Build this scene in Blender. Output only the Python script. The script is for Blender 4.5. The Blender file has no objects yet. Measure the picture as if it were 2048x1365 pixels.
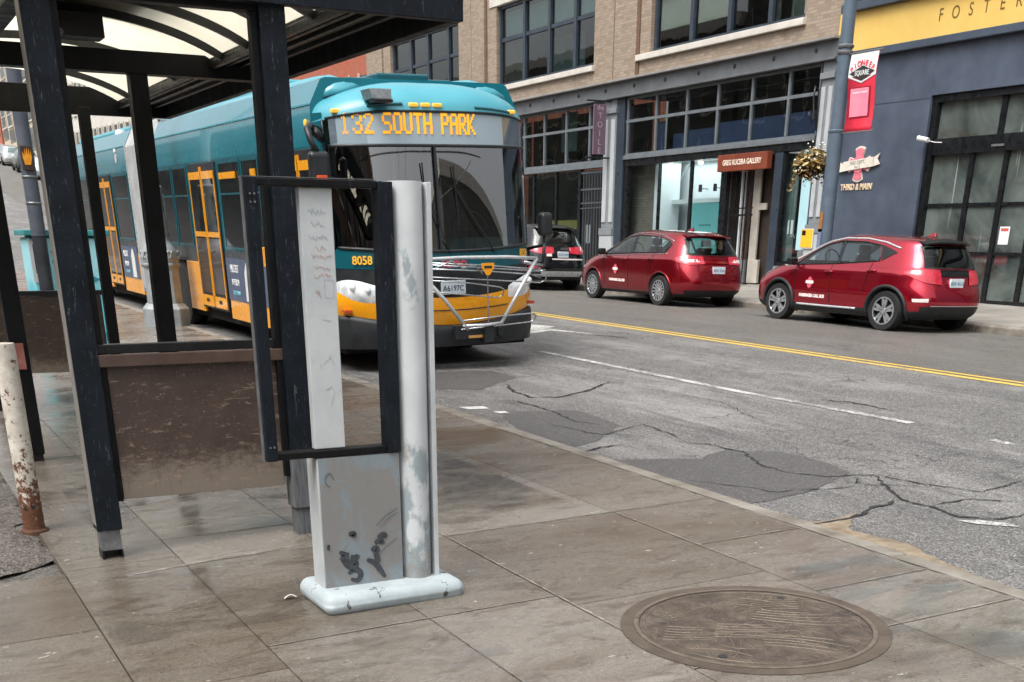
import bpy, bmesh, math, random, re
from mathutils import Vector, Matrix
from mathutils.bvhtree import BVHTree
random.seed(7)
R = math.radians
sc = bpy.context.scene
COL = sc.collection
# ---------------------------------------------------------------- camera, sky, sun, exposure
CAM_H = 1.72
F_PX, PY, PITCH, YAW, ROLL = 2290.478, 1546.262, 0.439469, 0.491792, 0.006877
fw = Vector((math.sin(YAW)*math.cos(PITCH), math.cos(YAW)*math.cos(PITCH), -math.sin(PITCH)))
rt = Vector((math.cos(YAW), -math.sin(YAW), 0)); up = rt.cross(fw)
r2 = rt*math.cos(ROLL)+up*math.sin(ROLL); u2 = up*math.cos(ROLL)-rt*math.sin(ROLL)
cam = bpy.data.cameras.new("camera"); co = bpy.data.objects.new("camera", cam); COL.objects.link(co)
m = Matrix.Identity(4)
for i in range(3): m[i][0], m[i][1], m[i][2] = r2[i], u2[i], -fw[i]
m[2][3] = CAM_H
co.matrix_world = m
cam.sensor_width = 36; cam.lens = F_PX/2048*36; cam.shift_y = (PY-682.5)/2048
cam.clip_end = 2000; cam.clip_start = .05
sc.camera = co
SUN_EL, SUN_AZ = R(58), R(250)
w = bpy.data.worlds.new("World"); sc.world = w; w.use_nodes = True
nt = w.node_tree; bg = nt.nodes['Background']
sky = nt.nodes.new('ShaderNodeTexSky'); sky.sky_type = 'NISHITA'; sky.sun_disc = False
sky.sun_elevation = SUN_EL; sky.sun_rotation = SUN_AZ
sky.air_density = 1.0; sky.dust_density = 6.0; sky.ozone_density = 1.0
hs = nt.nodes.new('ShaderNodeHueSaturation'); hs.inputs['Saturation'].default_value = .2
nt.links.new(sky.outputs[0], hs.inputs['Color']); nt.links.new(hs.outputs[0], bg.inputs[0])
bg.inputs[1].default_value = .15
sl = bpy.data.lights.new("sun", 'SUN'); sl.energy = 1.0; sl.angle = R(35); sl.color = (1, .97, .93)
so = bpy.data.objects.new("sun", sl); COL.objects.link(so)
sd = Vector((math.sin(SUN_AZ)*math.cos(SUN_EL), math.cos(SUN_AZ)*math.cos(SUN_EL), math.sin(SUN_EL)))
so.rotation_euler = sd.to_track_quat('Z', 'Y').to_euler()
sc.view_settings.view_transform = 'Standard'; sc.view_settings.look = 'None'
sc.view_settings.exposure = .95; sc.view_settings.gamma = 1

# ---------------------------------------------------------------- helpers
def lin(c):
    if isinstance(c, str): c = [int(c[i:i+2], 16)/255 for i in (1, 3, 5)]
    elif max(c) > 1.001: c = [v/255 for v in c]
    return tuple((v/12.92 if v <= .04045 else ((v+.055)/1.055)**2.4) for v in c)+(1.0,)
class NT:
    """thin wrapper to wire a node material"""
    def __init__(s, name):
        s.m = bpy.data.materials.new(name); s.m.use_nodes = True
        s.t = s.m.node_tree; s.b = s.t.nodes['Principled BSDF']; s.out = s.t.nodes['Material Output']
        s.pos = s.t.nodes.new('ShaderNodeNewGeometry').outputs['Position']
    def n(s, ty, **kw):
        n = s.t.nodes.new(ty)
        for k, v in kw.items(): setattr(n, k, v)
        return n
    def l(s, a, b): s.t.links.new(a, b)
    def vec(s, scale=(1, 1, 1), obj=False):
        mp = s.n('ShaderNodeMapping'); mp.inputs['Scale'].default_value = scale
        if obj: s.l(s.n('ShaderNodeTexCoord').outputs['Object'], mp.inputs[0])
        else: s.l(s.pos, mp.inputs[0])
        return mp.outputs[0]
    def noise(s, scale, detail=6, rough=.6, vs=(1, 1, 1), dist=0, obj=False):
        n = s.n('ShaderNodeTexNoise'); n.inputs['Scale'].default_value = scale
        n.inputs['Detail'].default_value = detail; n.inputs['Roughness'].default_value = rough
        n.inputs['Distortion'].default_value = dist
        s.l(s.vec(vs, obj), n.inputs['Vector']); return n.outputs[0]
    def ramp(s, v, stops):
        r = s.n('ShaderNodeValToRGB'); e = r.color_ramp.elements
        while len(e) < len(stops): e.new(.5)
        for i, (p, c) in enumerate(stops):
            e[i].position = p
            e[i].color = (c, c, c, 1) if isinstance(c, (int, float)) else (c if len(c) == 4 else lin(c))
        s.l(v, r.inputs[0]); return r.outputs[0]
    def mix(s, fac, a, b, mode='MIX'):
        n = s.n('ShaderNodeMix', data_type='RGBA', blend_type=mode)
        for sock, v in ((n.inputs[0], fac), (n.inputs[6], a), (n.inputs[7], b)):
            if hasattr(v, 'is_linked'): s.l(v, sock)
            elif isinstance(v, (int, float)) and sock == n.inputs[0]: sock.default_value = v
            else: sock.default_value = v if len(v) == 4 else lin(v)
        return n.outputs[2]
    def math(s, op, a, b=0., clamp=False):
        n = s.n('ShaderNodeMath', operation=op, use_clamp=clamp)
        for i, v in enumerate((a, b)):
            if hasattr(v, 'is_linked'): s.l(v, n.inputs[i])
            else: n.inputs[i].default_value = v
        return n.outputs[0]
    def sep(s):
        n = s.n('ShaderNodeSeparateXYZ'); s.l(s.pos, n.inputs[0]); return n.outputs
    def set(s, **kw):
        mp = dict(col='Base Color', rough='Roughness', metal='Metallic', coat='Coat Weight', spec='Specular IOR Level',
                  alpha='Alpha', emit='Emission Color', estr='Emission Strength', trans='Transmission Weight', ior='IOR', crough='Coat Roughness')
        for k, v in kw.items():
            i = s.b.inputs[mp[k]]
            if hasattr(v, 'is_linked'): s.l(v, i)
            elif isinstance(v, (int, float)): i.default_value = v
            else: i.default_value = v if len(v) == 4 else lin(v)
        return s
    def bump(s, h, strength=.3, dist=.01):
        b = s.n('ShaderNodeBump'); b.inputs['Strength'].default_value = strength; b.inputs['Distance'].default_value = dist
        s.l(h, b.inputs['Height']); s.l(b.outputs[0], s.b.inputs['Normal']); return s
def mat(name, c1, c2=None, scale=8, rough=.6, metal=0, rvar=.15, bump=0, bscale=60, coat=0, lo=.35, hi=.7, vs=(1, 1, 1), spec=.5):
    a = NT(name); c2 = c2 or c1
    nz = a.noise(scale, vs=vs)
    a.set(col=a.mix(a.ramp(nz, [(lo, 0.), (hi, 1.)]), c1, c2), metal=metal, coat=coat, spec=spec)
    a.set(rough=a.ramp(a.noise(scale*1.7, vs=vs), [(.3, max(.02, rough-rvar)), (.75, min(1, rough+rvar))]))
    if bump: a.bump(a.noise(bscale, 4), bump, .004)
    return a.m
def emis(name, c, st=1.0):
    a = NT(name); a.set(col=c, emit=c, estr=st, rough=.4); return a.m
def glass(name, tint=(.55, .6, .6), refl=1.0, ior=1.55, warp=.04):
    a = NT(name)
    tr = a.n('ShaderNodeBsdfTransparent'); tr.inputs[0].default_value = tint+(1,)
    gl = a.n('ShaderNodeBsdfGlossy'); gl.inputs['Roughness'].default_value = .015; gl.inputs[0].default_value = (refl, refl, refl, 1)
    fr = a.n('ShaderNodeFresnel'); bf = a.n('ShaderNodeNewGeometry').outputs['Backfacing']
    a.l(a.math('ADD', a.math('MULTIPLY', bf, 1/ior-ior), ior), fr.inputs[0])
    nz = a.noise(1.3, 2); b = a.n('ShaderNodeBump'); b.inputs['Strength'].default_value = warp; b.inputs['Distance'].default_value = .05
    a.l(nz, b.inputs['Height']); a.l(b.outputs[0], gl.inputs['Normal'])
    mx = a.n('ShaderNodeMixShader'); a.l(fr.outputs[0], mx.inputs[0]); a.l(tr.outputs[0], mx.inputs[1]); a.l(gl.outputs[0], mx.inputs[2])
    a.l(mx.outputs[0], a.out.inputs[0]); return a.m

def tag(o, label=None, cat=None, group=None, kind=None):
    if label: o['label'] = label
    if cat: o['category'] = cat
    if group: o['group'] = group
    if kind: o['kind'] = kind
    return o
def thing(name, label, cat, loc=(0, 0, 0), rot=(0, 0, 0), group=None):
    o = bpy.data.objects.new(name, None); COL.objects.link(o); o.empty_display_size = .2
    o.location = loc; o.rotation_euler = rot
    return tag(o, label, cat, group)
def copy_tree(o, parent=None):
    c = o.copy(); COL.objects.link(c); c.parent = parent
    for ch in list(o.children): copy_tree(ch, c)
    return c
class MB:
    def __init__(s): s.v = []; s.f = []; s.mi = []; s.cur = 0
    def add(s, vs, fs):
        k = len(s.v); s.v += [tuple(v) for v in vs]; s.f += [tuple(i+k for i in f) for f in fs]; s.mi += [s.cur]*len(fs); return s
    def box(s, x0, x1, y0, y1, z0, z1):
        if x0 > x1: x0, x1 = x1, x0
        if y0 > y1: y0, y1 = y1, y0
        if z0 > z1: z0, z1 = z1, z0
        return s.add([(x0, y0, z0), (x1, y0, z0), (x1, y1, z0), (x0, y1, z0), (x0, y0, z1), (x1, y0, z1), (x1, y1, z1), (x0, y1, z1)],
                     [(3, 2, 1, 0), (4, 5, 6, 7), (0, 1, 5, 4), (1, 2, 6, 5), (2, 3, 7, 6), (3, 0, 4, 7)])
    def hexa(s, bottom, top):
        return s.add(list(bottom)+list(top), [(3, 2, 1, 0), (4, 5, 6, 7), (0, 1, 5, 4), (1, 2, 6, 5), (2, 3, 7, 6), (3, 0, 4, 7)])
    def cyl(s, p0, p1, r0, r1=None, n=16, cap=True):
        r1 = r0 if r1 is None else r1
        p0, p1 = Vector(p0), Vector(p1); d = (p1-p0).normalized()
        a = d.orthogonal().normalized(); b = d.cross(a)
        vs = []
        for p, r in ((p0, r0), (p1, r1)):
            for i in range(n):
                t = 2*math.pi*i/n; vs.append(p+(a*math.cos(t)+b*math.sin(t))*r)
        fs = [(i, (i+1) % n, n+(i+1) % n, n+i) for i in range(n)]
        if cap: fs += [tuple(range(n-1, -1, -1)), tuple(range(n, 2*n))]
        return s.add(vs, fs)
    def tube(s, pts, r, n=8):
        pts = [Vector(p) for p in pts]; rings = []
        for i, p in enumerate(pts):
            d = (pts[min(i+1, len(pts)-1)]-pts[max(i-1, 0)]).normalized()
            if i == 0: a = d.orthogonal().normalized()
            else: a = (a-d*a.dot(d)).normalized()
            b = d.cross(a); rings.append([p+(a*math.cos(2*math.pi*k/n)+b*math.sin(2*math.pi*k/n))*r for k in range(n)])
        return s.loft(rings, True)
    def loft(s, rings, cap=False, closed=True):
        n = len(rings[0]); vs = [v for r in rings for v in r]; fs = []
        for j in range(len(rings)-1):
            for i in range(n if closed else n-1):
                fs.append((j*n+i, j*n+(i+1) % n, (j+1)*n+(i+1) % n, (j+1)*n+i))
        if cap: fs += [tuple(range(n-1, -1, -1)), tuple(range((len(rings)-1)*n, len(rings)*n))]
        return s.add(vs, fs)
    def lathe(s, prof, c=(0, 0, 0), n=24, axis='z', ang=0, cap=True):
        rings = []
        for r, z in prof:
            ring = []
            for i in range(n):
                t = 2*math.pi*i/n+ang
                if axis == 'z': ring.append((c[0]+r*math.cos(t), c[1]+r*math.sin(t), c[2]+z))
                else: ring.append((c[0]+z, c[1]+r*math.cos(t), c[2]+r*math.sin(t)))
            rings.append(ring)
        return s.loft(rings, cap)
    def prism(s, poly, fn, d0, d1):
        """poly of 2d points; fn(u,v,d)->xyz"""
        n = len(poly); vs = [fn(u, v, d0) for u, v in poly]+[fn(u, v, d1) for u, v in poly]
        return s.add(vs, [tuple(range(n-1, -1, -1)), tuple(range(n, 2*n))]+[(i, (i+1) % n, n+(i+1) % n, n+i) for i in range(n)])
    def quad(s, a, b, c, d): return s.add([a, b, c, d], [(0, 1, 2, 3)])
    def build(s, name, mats, parent=None, smooth=False, bevel=0, fix=True, seg=2):
        me = bpy.data.meshes.new(name); me.from_pydata(s.v, [], s.f)
        if fix:
            bm = bmesh.new(); bm.from_mesh(me)
            bmesh.ops.recalc_face_normals(bm, faces=bm.faces); bm.to_mesh(me); bm.free()
        mats = mats if isinstance(mats, (list, tuple)) else [mats]
        for m_ in mats: me.materials.append(m_)
        if len(mats) > 1: me.polygons.foreach_set('material_index', s.mi)
        if smooth:
            me.polygons.foreach_set('use_smooth', [True]*len(me.polygons))
            if smooth is not True: me.set_sharp_from_angle(angle=R(smooth))
        o = bpy.data.objects.new(name, me); COL.objects.link(o)
        if parent is not None: o.parent = parent
        if bevel:
            b = o.modifiers.new('bevel', 'BEVEL'); b.width = bevel; b.segments = seg; b.limit_method = 'ANGLE'; b.angle_limit = R(40)
            b.harden_normals = False
        return o
def text(s, size, M, material, parent, name='lettering', ext=.002, sx=1.0, align='CENTER', space=1.0, bold=0.0):
    cu = bpy.data.curves.new(name, 'FONT'); cu.body = s; cu.size = size; cu.extrude = ext; cu.align_x = align; cu.align_y = 'CENTER'
    cu.space_character = space; cu.offset = bold; cu.resolution_u = 4
    to = bpy.data.objects.new(name, cu); COL.objects.link(to)
    dg = bpy.context.evaluated_depsgraph_get()
    me = bpy.data.meshes.new_from_object(to.evaluated_get(dg))
    bpy.data.objects.remove(to)
    me.transform(M @ Matrix.Diagonal((sx, 1, 1, 1))); me.materials.clear(); me.materials.append(material)
    me.name = name
    o = bpy.data.objects.new(name, me); COL.objects.link(o); o.parent = parent
    return o
def frame(origin, right, upv):
    r_ = Vector(right).normalized(); u_ = Vector(upv).normalized(); n_ = r_.cross(u_)
    M = Matrix.Identity(4)
    for i in range(3): M[i][0], M[i][1], M[i][2], M[i][3] = r_[i], u_[i], n_[i], origin[i]
    return M

# ---------------------------------------------------------------- terrain
g, c, c2, RD = .01141, .02493, -.02, -.06
XL, XK, XC, XFK, XF = .70, 4.80, 10.82, 16.85, 20.0
def G(Y):
    z = g*min(Y, 40)
    if Y > 40:
        t = min(Y-40, 45); z += g*t+(.095-g)*t*t/90
        if Y > 85: z += .095*(Y-85)
    return z
ZC = RD+c*XC
def gz(X, Y):
    if X <= XK: return G(Y)+c*X
    if X <= XC: return RD+G(Y)+c*X
    if X <= XFK: return ZC+c2*(X-XC)+G(Y)
    return ZC+c2*(XFK-XC)+.13+.03*(X-XFK)+G(Y)
ZFK = ZC+c2*(XFK-XC)
YS = [-60, -30, -10, 0, 4, 8, 12, 16, 20, 25, 30, 35, 40, 45, 50, 55, 60, 65, 70, 75, 80, 85, 95, 110, 130, 160, 200, 260]
def strip(name, material, x0, x1, f, kind='structure', ys=None, smooth=True):
    b = MB(); ys = ys or YS; rings = [[(x0, y, f(x0, y)), (x1, y, f(x1, y))] for y in ys]
    b.loft(rings, closed=False)
    return tag(b.build(name, material, smooth=smooth, fix=False), kind=kind)

def split_loose(o):
    """turn the separate pieces of one part into parts of their own"""
    bm = bmesh.new(); bm.from_mesh(o.data); bm.verts.ensure_lookup_table(); seen = {}; n = 0
    for v in bm.verts:
        if v in seen: continue
        st = [v]; seen[v] = n
        while st:
            q = st.pop()
            for e in q.link_edges:
                w_ = e.other_vert(q)
                if w_ not in seen: seen[w_] = n; st.append(w_)
        n += 1
    ids = [seen[v] for v in bm.verts]; bm.free()
    if n < 2: return [o]
    me = o.data; out = []
    for k in range(n):
        mp = {}; vs = []
        for i, q in enumerate(ids):
            if q == k: mp[i] = len(vs); vs.append(me.vertices[i].co[:])
        ps = [p for p in me.polygons if ids[p.vertices[0]] == k]
        nm = bpy.data.meshes.new(me.name); nm.from_pydata(vs, [], [tuple(mp[i] for i in p.vertices) for p in ps])
        for m_ in me.materials: nm.materials.append(m_)
        nm.polygons.foreach_set('use_smooth', [p.use_smooth for p in ps])
        if k == 0: o.data = nm; c_ = o
        else: c_ = o.copy(); c_.data = nm; COL.objects.link(c_)
        out.append(c_)
    return out
# ---------------------------------------------------------------- ground materials
def concrete_mat():
    a = NT('sidewalk_concrete')
    at = a.n('ShaderNodeAttribute'); at.attribute_name = 'tone'
    grain = a.noise(210, 4, .8); fine = a.noise(48, 9, .8); mid = a.noise(4.5, 9, .75, vs=(.7, 1.5, 1), dist=.6); big = a.noise(1.1, 8, .68, vs=(.75, 1.3, 1), dist=.5)
    base = a.mix(a.ramp(grain, [(.36, 0.), (.64, 1.)]), '#5f5a54', '#a49e95')
    base = a.mix(a.ramp(fine, [(.38, .75), (.62, 0.)]), base, '#665f57')
    base = a.mix(a.ramp(big, [(.49, 0.), (.63, .55)]), base, '#5e503f')
    base = a.mix(a.ramp(mid, [(.52, 0.), (.66, .7)]), base, '#4c4137')
    base = a.mix(a.ramp(a.noise(2.4, 9, .75, vs=(.6, 1.5, 1), dist=.9), [(.57, 0.), (.72, .6)]), base, '#95908a')
    base = a.mix(a.ramp(a.noise(33, 3, .5), [(.70, 0.), (.725, .75)]), base, '#332c26')
    base = a.mix(a.ramp(a.noise(21, 2, .4, vs=(.8, 1.4, 1)), [(.745, 0.), (.76, .85)]), base, '#c5c2b9')
    base = a.mix(at.outputs['Fac'], base, (.70, .66, .60), 'MULTIPLY')
    wet = a.math('ADD', a.math('MULTIPLY', at.outputs['Fac'], .25), big)
    a.set(col=base, rough=a.ramp(wet, [(.38, .52), (.60, .13)]), spec=.55)
    a.bump(a.math('ADD', a.math('MULTIPLY', fine, .6), a.math('MULTIPLY', grain, .5)), .4, .004)
    return a.m
def asphalt_mat(name, dark, light, speck, worn=.5, wet=.7, big=True):
    a = NT(name)
    v = a.n('ShaderNodeTexVoronoi'); v.inputs['Scale'].default_value = 105; a.l(a.vec(), v.inputs['Vector'])
    sx = a.n('ShaderNodeSeparateColor'); a.l(v.outputs['Color'], sx.inputs[0])
    sp = a.ramp(sx.outputs[0], [(.1, 0.), (.9, 1.)])
    base = a.mix(sp, dark, light)
    base = a.mix(a.ramp(sx.outputs[1], [(.86, 0.), (.90, .9)]), base, speck)
    base = a.mix(a.ramp(a.noise(230, 3, .7), [(.35, .7), (.55, 0.)]), base, '#232223')
    if big:
        base = a.mix(a.ramp(a.noise(.7, 9, .72, vs=(1.8, .5, 1)), [(.48, 0.), (.66, worn)]), base, a.mix(sp, '#8f8d89', '#aeaca7'))
        base = a.mix(a.ramp(a.noise(1.4, 9, .75, vs=(1.5, .45, 1), dist=.5), [(.54, 0.), (.70, .7)]), base, a.mix(sp, '#2e2d2f', '#4a494b'))
        base = a.mix(a.ramp(a.noise(.9, 8, .75, vs=(2.2, .18, 1)), [(.60, 0.), (.72, .6)]), base, '#39383a')
        vo = a.n('ShaderNodeTexVoronoi', feature='DISTANCE_TO_EDGE'); vo.inputs['Scale'].default_value = 1.15
        mp = a.n('ShaderNodeVectorMath', operation='ADD'); nz = a.n('ShaderNodeTexNoise'); nz.inputs['Scale'].default_value = 2.2; nz.inputs['Detail'].default_value = 8
        a.l(a.pos, nz.inputs['Vector']); sc_ = a.n('ShaderNodeVectorMath', operation='SCALE'); sc_.inputs['Scale'].default_value = .9
        a.l(nz.outputs['Color'], sc_.inputs[0]); a.l(a.pos, mp.inputs[0]); a.l(sc_.outputs[0], mp.inputs[1]); a.l(mp.outputs[0], vo.inputs['Vector'])
        ck = a.ramp(vo.outputs[0], [(.0, 1.), (.014, .0)])
        ck = a.math('MULTIPLY', ck, a.ramp(a.noise(.8, 3), [(.48, 0.), (.6, .9)]))
        base = a.mix(ck, base, '#1d1c1c')
        v2 = a.n('ShaderNodeTexVoronoi', feature='DISTANCE_TO_EDGE'); v2.inputs['Scale'].default_value = 3.4; a.l(mp.outputs[0], v2.inputs['Vector'])
        c3 = a.math('MULTIPLY', a.ramp(v2.outputs[0], [(.0, 1.), (.03, .0)]), a.ramp(a.noise(.6, 5, .6, vs=(1.3, .7, 1)), [(.50, 0.), (.6, .75)]))
        base = a.mix(c3, base, '#232222')
    a.set(col=base, rough=wet)
    a.bump(v.outputs['Distance'], .8, .008)
    return a.m
M = {}
M['conc'] = concrete_mat()
M['conc_far'] = mat('far_concrete', '#8d8982', '#736e66', 1.5, .75, bump=.2)
M['curb'] = mat('curb_concrete', '#8a857c', '#5f564b', 4, .7, bump=.3, bscale=90)
M['joint'] = mat('joint_dirt', '#2a2520', '#4a4034', 20, .8)
M['asph'] = asphalt_mat('asphalt_worn', '#4e4d4d', '#82807c', '#a6a49f', .55, .55)
M['asph_far'] = asphalt_mat('asphalt_smooth', '#5a5754', '#757269', '#8b8984', .15, .55)
M['patch'] = asphalt_mat('asphalt_patch_mat', '#4b4a49', '#646260', '#7b7976', .1, .45, big=False)
M['lot'] = asphalt_mat('lot_asphalt', '#3a3733', '#75706a', '#8a857c', .2, .6)
M['crack'] = mat('crack_dark', '#1f1e1e', '#33312f', 20, .95)
def paintline(name, cc, under, amt):
    a = NT(name); nz = a.math('ADD', a.math('MULTIPLY', a.noise(26, 9, .85), .62), a.math('MULTIPLY', a.noise(1.6, 5, .7), .38))
    a.set(col=a.mix(a.ramp(nz, [(amt-.03, 0.), (amt+.03, 1.)]), cc, under), rough=.6); a.bump(a.noise(150, 3), .4, .003); return a.m
M['yline'] = paintline('yellow_road_paint', '#cbab4a', '#75726b', .56)
M['wline'] = paintline('white_road_paint', '#b9b8b4', '#6d6c69', .495)
M['wfull'] = paintline('white_road_paint_thick', '#c4c4c0', '#77756f', .515)

# ---------------------------------------------------------------- ground, road, pavements
strip('ground', M['lot'], -300, 300, lambda x, y: gz(max(min(x, XC), -4), y)-.35-.02*max(0, -x-10)*0, smooth=False)
strip('road', M['asph'], XK-.02, XC, lambda x, y: RD+c*x+G(y))
strip('road', M['asph_far'], XC, XFK+.02, lambda x, y: ZC+c2*(x-XC)+G(y))
strip('parking_lot', M['lot'], -14, XL+.03, lambda x, y: G(y)+c*x-.035-(.004*max(0, -x)))
def sidewalk():
    b = MB(); tones = []
    def slab(x0, x1, y0, y1, gap=.0035, t=None):
        a, bb, cc, d = x0+gap, x1-gap, y0+gap, y1-gap
        tp = [(a, cc, gz(a, cc)), (bb, cc, gz(bb, cc)), (bb, d, gz(bb, d)), (a, d, gz(a, d))]
        bt = [(x, y, z-.06) for x, y, z in tp]
        b.hexa(bt, tp); tones.extend([t if t is not None else random.choice([0, .12, .25, .35, .5])*random.uniform(.6, 1)]*6)
    def col(x0, x1, ys, ts=None):
        for i in range(len(ys)-1): slab(x0, x1, ys[i], ys[i+1], t=ts[i] if ts and i < len(ts) else None)
    col(XL, 1.30, [-2, 1.5, 3.1, 4.40, 6.35, 8.0, 9.6, 11.2, 13, 15, 17, 19, 21], [.1, .2, .3, .55, .45, .4])
    col(1.30, 2.07, [-2, 1.5, 3.1, 4.69, 6.16, 6.74, 8.3, 9.9, 11.5, 13.2, 15, 17, 19, 21], [.1, .2, .3, .55, .05, .0, .1, .2])
    col(2.07, 2.75, [-2, 1.5, 3.0, 4.69, 5.98, 7.4, 9.0, 10.6, 12.2, 13.8, 15.4, 17, 19, 21], [.1, .2, .15, .45, .0, .0, .1])
    col(2.75, 3.90, [-2, 1.4, 2.45, 3.56, 4.52, 5.98, 7.4, 9.0, 10.6, 12.2, 13.8, 15.4, 17, 19, 21], [.1, .1, .3, .3, .55, .1, .25, .1])
    col(3.90, 4.64, [-2, 1.4, 2.45, 3.56, 4.12, 5.10, 5.98, 7.4, 9.0, 10.6, 12.2, 13.8, 15.4, 17, 19, 21], [.0, .0, .05, .1, .3, .5, .35, .4, .2])
    col(-2.6, -1.2, [-2, 1.2, 2.7, 4.2, 6.2], [.5, .4, .6, .7]); col(-1.2, .10, [-2, 1.2, 2.7, 4.2, 6.2], [.4, .5, .55, .8]); col(.10, .70, [-2, 1.2, 2.7, 4.0, 5.3, 6.3], [.2, .3, .4, .6, .8])
    y = 21
    while y < 250: slab(XL, 4.64, y, y+3); y += 3
    o = b.build('sidewalk', M['conc'])
    at = o.data.attributes.new('tone', 'FLOAT', 'FACE'); at.data.foreach_set('value', tones)
    tag(o, kind='structure')
sidewalk()
strip('sidewalk_base', M['joint'], -2.6, XL, lambda x, y: gz(x, y)-.012, ys=[-2, 0, 2, 4, 6.2])
strip('sidewalk_base', M['joint'], XL-.01, XK-.03, lambda x, y: gz(x, y)-.012)
def curb():
    b = MB(); ys = [-2+i*3.2 for i in range(80)]
    for i in range(len(ys)-1):
        y0, y1 = ys[i]+.004, ys[i+1]-.004; x0, x1 = 4.645, XK
        tp = [(x0, y0, gz(x0, y0)+.003), (x1, y0, gz(x1, y0)-.004), (x1, y1, gz(x1, y1)-.004), (x0, y1, gz(x0, y1)+.003)]
        b.hexa([(x, y, z-.3) for x, y, z in tp], tp)
    tag(b.build('curb', M['curb'], bevel=.02), kind='structure')
    b = MB(); ys = [2+i*3.2 for i in range(70)]
    for i in range(len(ys)-1):
        y0, y1 = ys[i]+.004, ys[i+1]-.004; x0, x1 = XFK, XFK+.16; z = ZFK+.13
        tp = [(x0, y0, z+G(y0)-.01), (x1, y0, z+G(y0)+.006), (x1, y1, z+G(y1)+.006), (x0, y1, z+G(y1)-.01)]
        b.hexa([(x, y, q-.3) for x, y, q in tp], tp)
    tag(b.build('curb', M['curb'], bevel=.02), kind='structure')
curb()
strip('sidewalk', M['conc_far'], XFK+.15, XF+1.5, lambda x, y: ZFK+.13+.03*(x-XFK)+G(y))
def zr(x, y): return (RD+c*x if x <= XC else ZC+c2*(x-XC))+G(y)
def ribbon(name, material, pts, w, dz=.004, jit=0., n=6):
    """a marking or crack lying on the road along a line of points"""
    P = []
    for (x0, y0), (x1, y1) in zip(pts, pts[1:]):
        k = max(1, int(math.hypot(x1-x0, y1-y0)/(.35 if not jit else .045)))
        for i in range(k): P.append((x0+(x1-x0)*i/k, y0+(y1-y0)*i/k))
    P.append(pts[-1]); b = MB(); rings = []; ox = oy = 0
    for i, (x, y) in enumerate(P):
        q0, q1 = P[max(0, i-1)], P[min(len(P)-1, i+1)]
        d = Vector((q1[0]-q0[0], q1[1]-q0[1], 0)).normalized(); nn = Vector((-d.y, d.x))
        ww = w
        if jit:
            ox = .75*ox+random.gauss(0, jit); oy = .75*oy+random.gauss(0, jit); x += ox; y += oy
            e = min(1, min(i, len(P)-1-i)/6+.15); ww = w*e*random.uniform(.35, 1.5)
        rings.append([(x+nn.x*ww, y+nn.y*ww, zr(x+nn.x*ww, y+nn.y*ww)+dz), (x-nn.x*ww, y-nn.y*ww, zr(x-nn.x*ww, y-nn.y*ww)+dz)])
    b.loft(rings, closed=False); return tag(b.build(name, material, fix=False), kind='structure')
ribbon('yellow_line', M['yline'], [(10.72, -5), (10.72, 45)], .05)
ribbon('yellow_line', M['yline'], [(10.92, -5), (10.92, 45)], .05)
ribbon('lane_line', M['wline'], [(8.0, 14.2), (7.96, 9.9), (8.02, 8.6), (8.06, 7.6)], .05, .005)
ribbon('lane_line', M['wline'], [(8.0, 6.2), (8.0, 4.5)], .05, .005)
def flat(name, material, poly, dz, rag=0):
    P = []
    for i, (x0, y0) in enumerate(poly):
        x1, y1 = poly[(i+1) % len(poly)]; k = max(1, int(math.hypot(x1-x0, y1-y0)/.06)) if rag else 1
        for j in range(k): P.append((x0+(x1-x0)*j/k+random.gauss(0, rag), y0+(y1-y0)*j/k+random.gauss(0, rag)))
    me = bpy.data.meshes.new(name); me.from_pydata([(x, y, zr(x, y)+dz) for x, y in P], [], [tuple(range(len(P)))])
    me.materials.append(material); o = bpy.data.objects.new(name, me); COL.objects.link(o); return tag(o, kind='structure')
M['jedge'] = paintline('pale_joint_edge', '#98938a', '#6f6a63', .47)
def joint_edge(pts, w=.0045):
    b = MB(); P = []
    for (x0, y0), (x1, y1) in zip(pts, pts[1:]):
        k = max(1, int(math.hypot(x1-x0, y1-y0)/.05)); P += [(x0+(x1-x0)*i/k, y0+(y1-y0)*i/k) for i in range(k+1)]
    d = Vector((pts[-1][0]-pts[0][0], pts[-1][1]-pts[0][1])).normalized(); rr = []
    for x, y in P:
        q = w*random.uniform(.3, 1.6); o = .009+random.uniform(-.002, .003); x1, y1 = x-d.y*o, y+d.x*o
        rr.append([(x1-d.y*q, y1+d.x*q, gz(x1, y1)+.0025), (x1+d.y*q, y1-d.x*q, gz(x1, y1)+.0025)])
    b.loft(rr, closed=False); tag(b.build('joint_edge', M['jedge'], fix=False), kind='structure')
for p_ in ([(2.76, 5.985), (4.63, 5.985)], [(1.31, 4.685), (2.74, 4.685)], [(2.76, 3.56), (4.63, 3.56)], [(3.91, 5.10), (4.63, 5.10)], [(3.91, 4.12), (4.63, 4.12)], [(2.75, 5.95), (2.75, 3.6)], [(3.9, 5.95), (3.9, 4.55)], [(2.07, 4.66), (2.07, 3.1)], [(4.645, 9), (4.645, 3)]): joint_edge(p_)
joint_edge([(1.02, 6.10), (1.45, 6.16), (2.0, 6.22)], .014)
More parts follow.
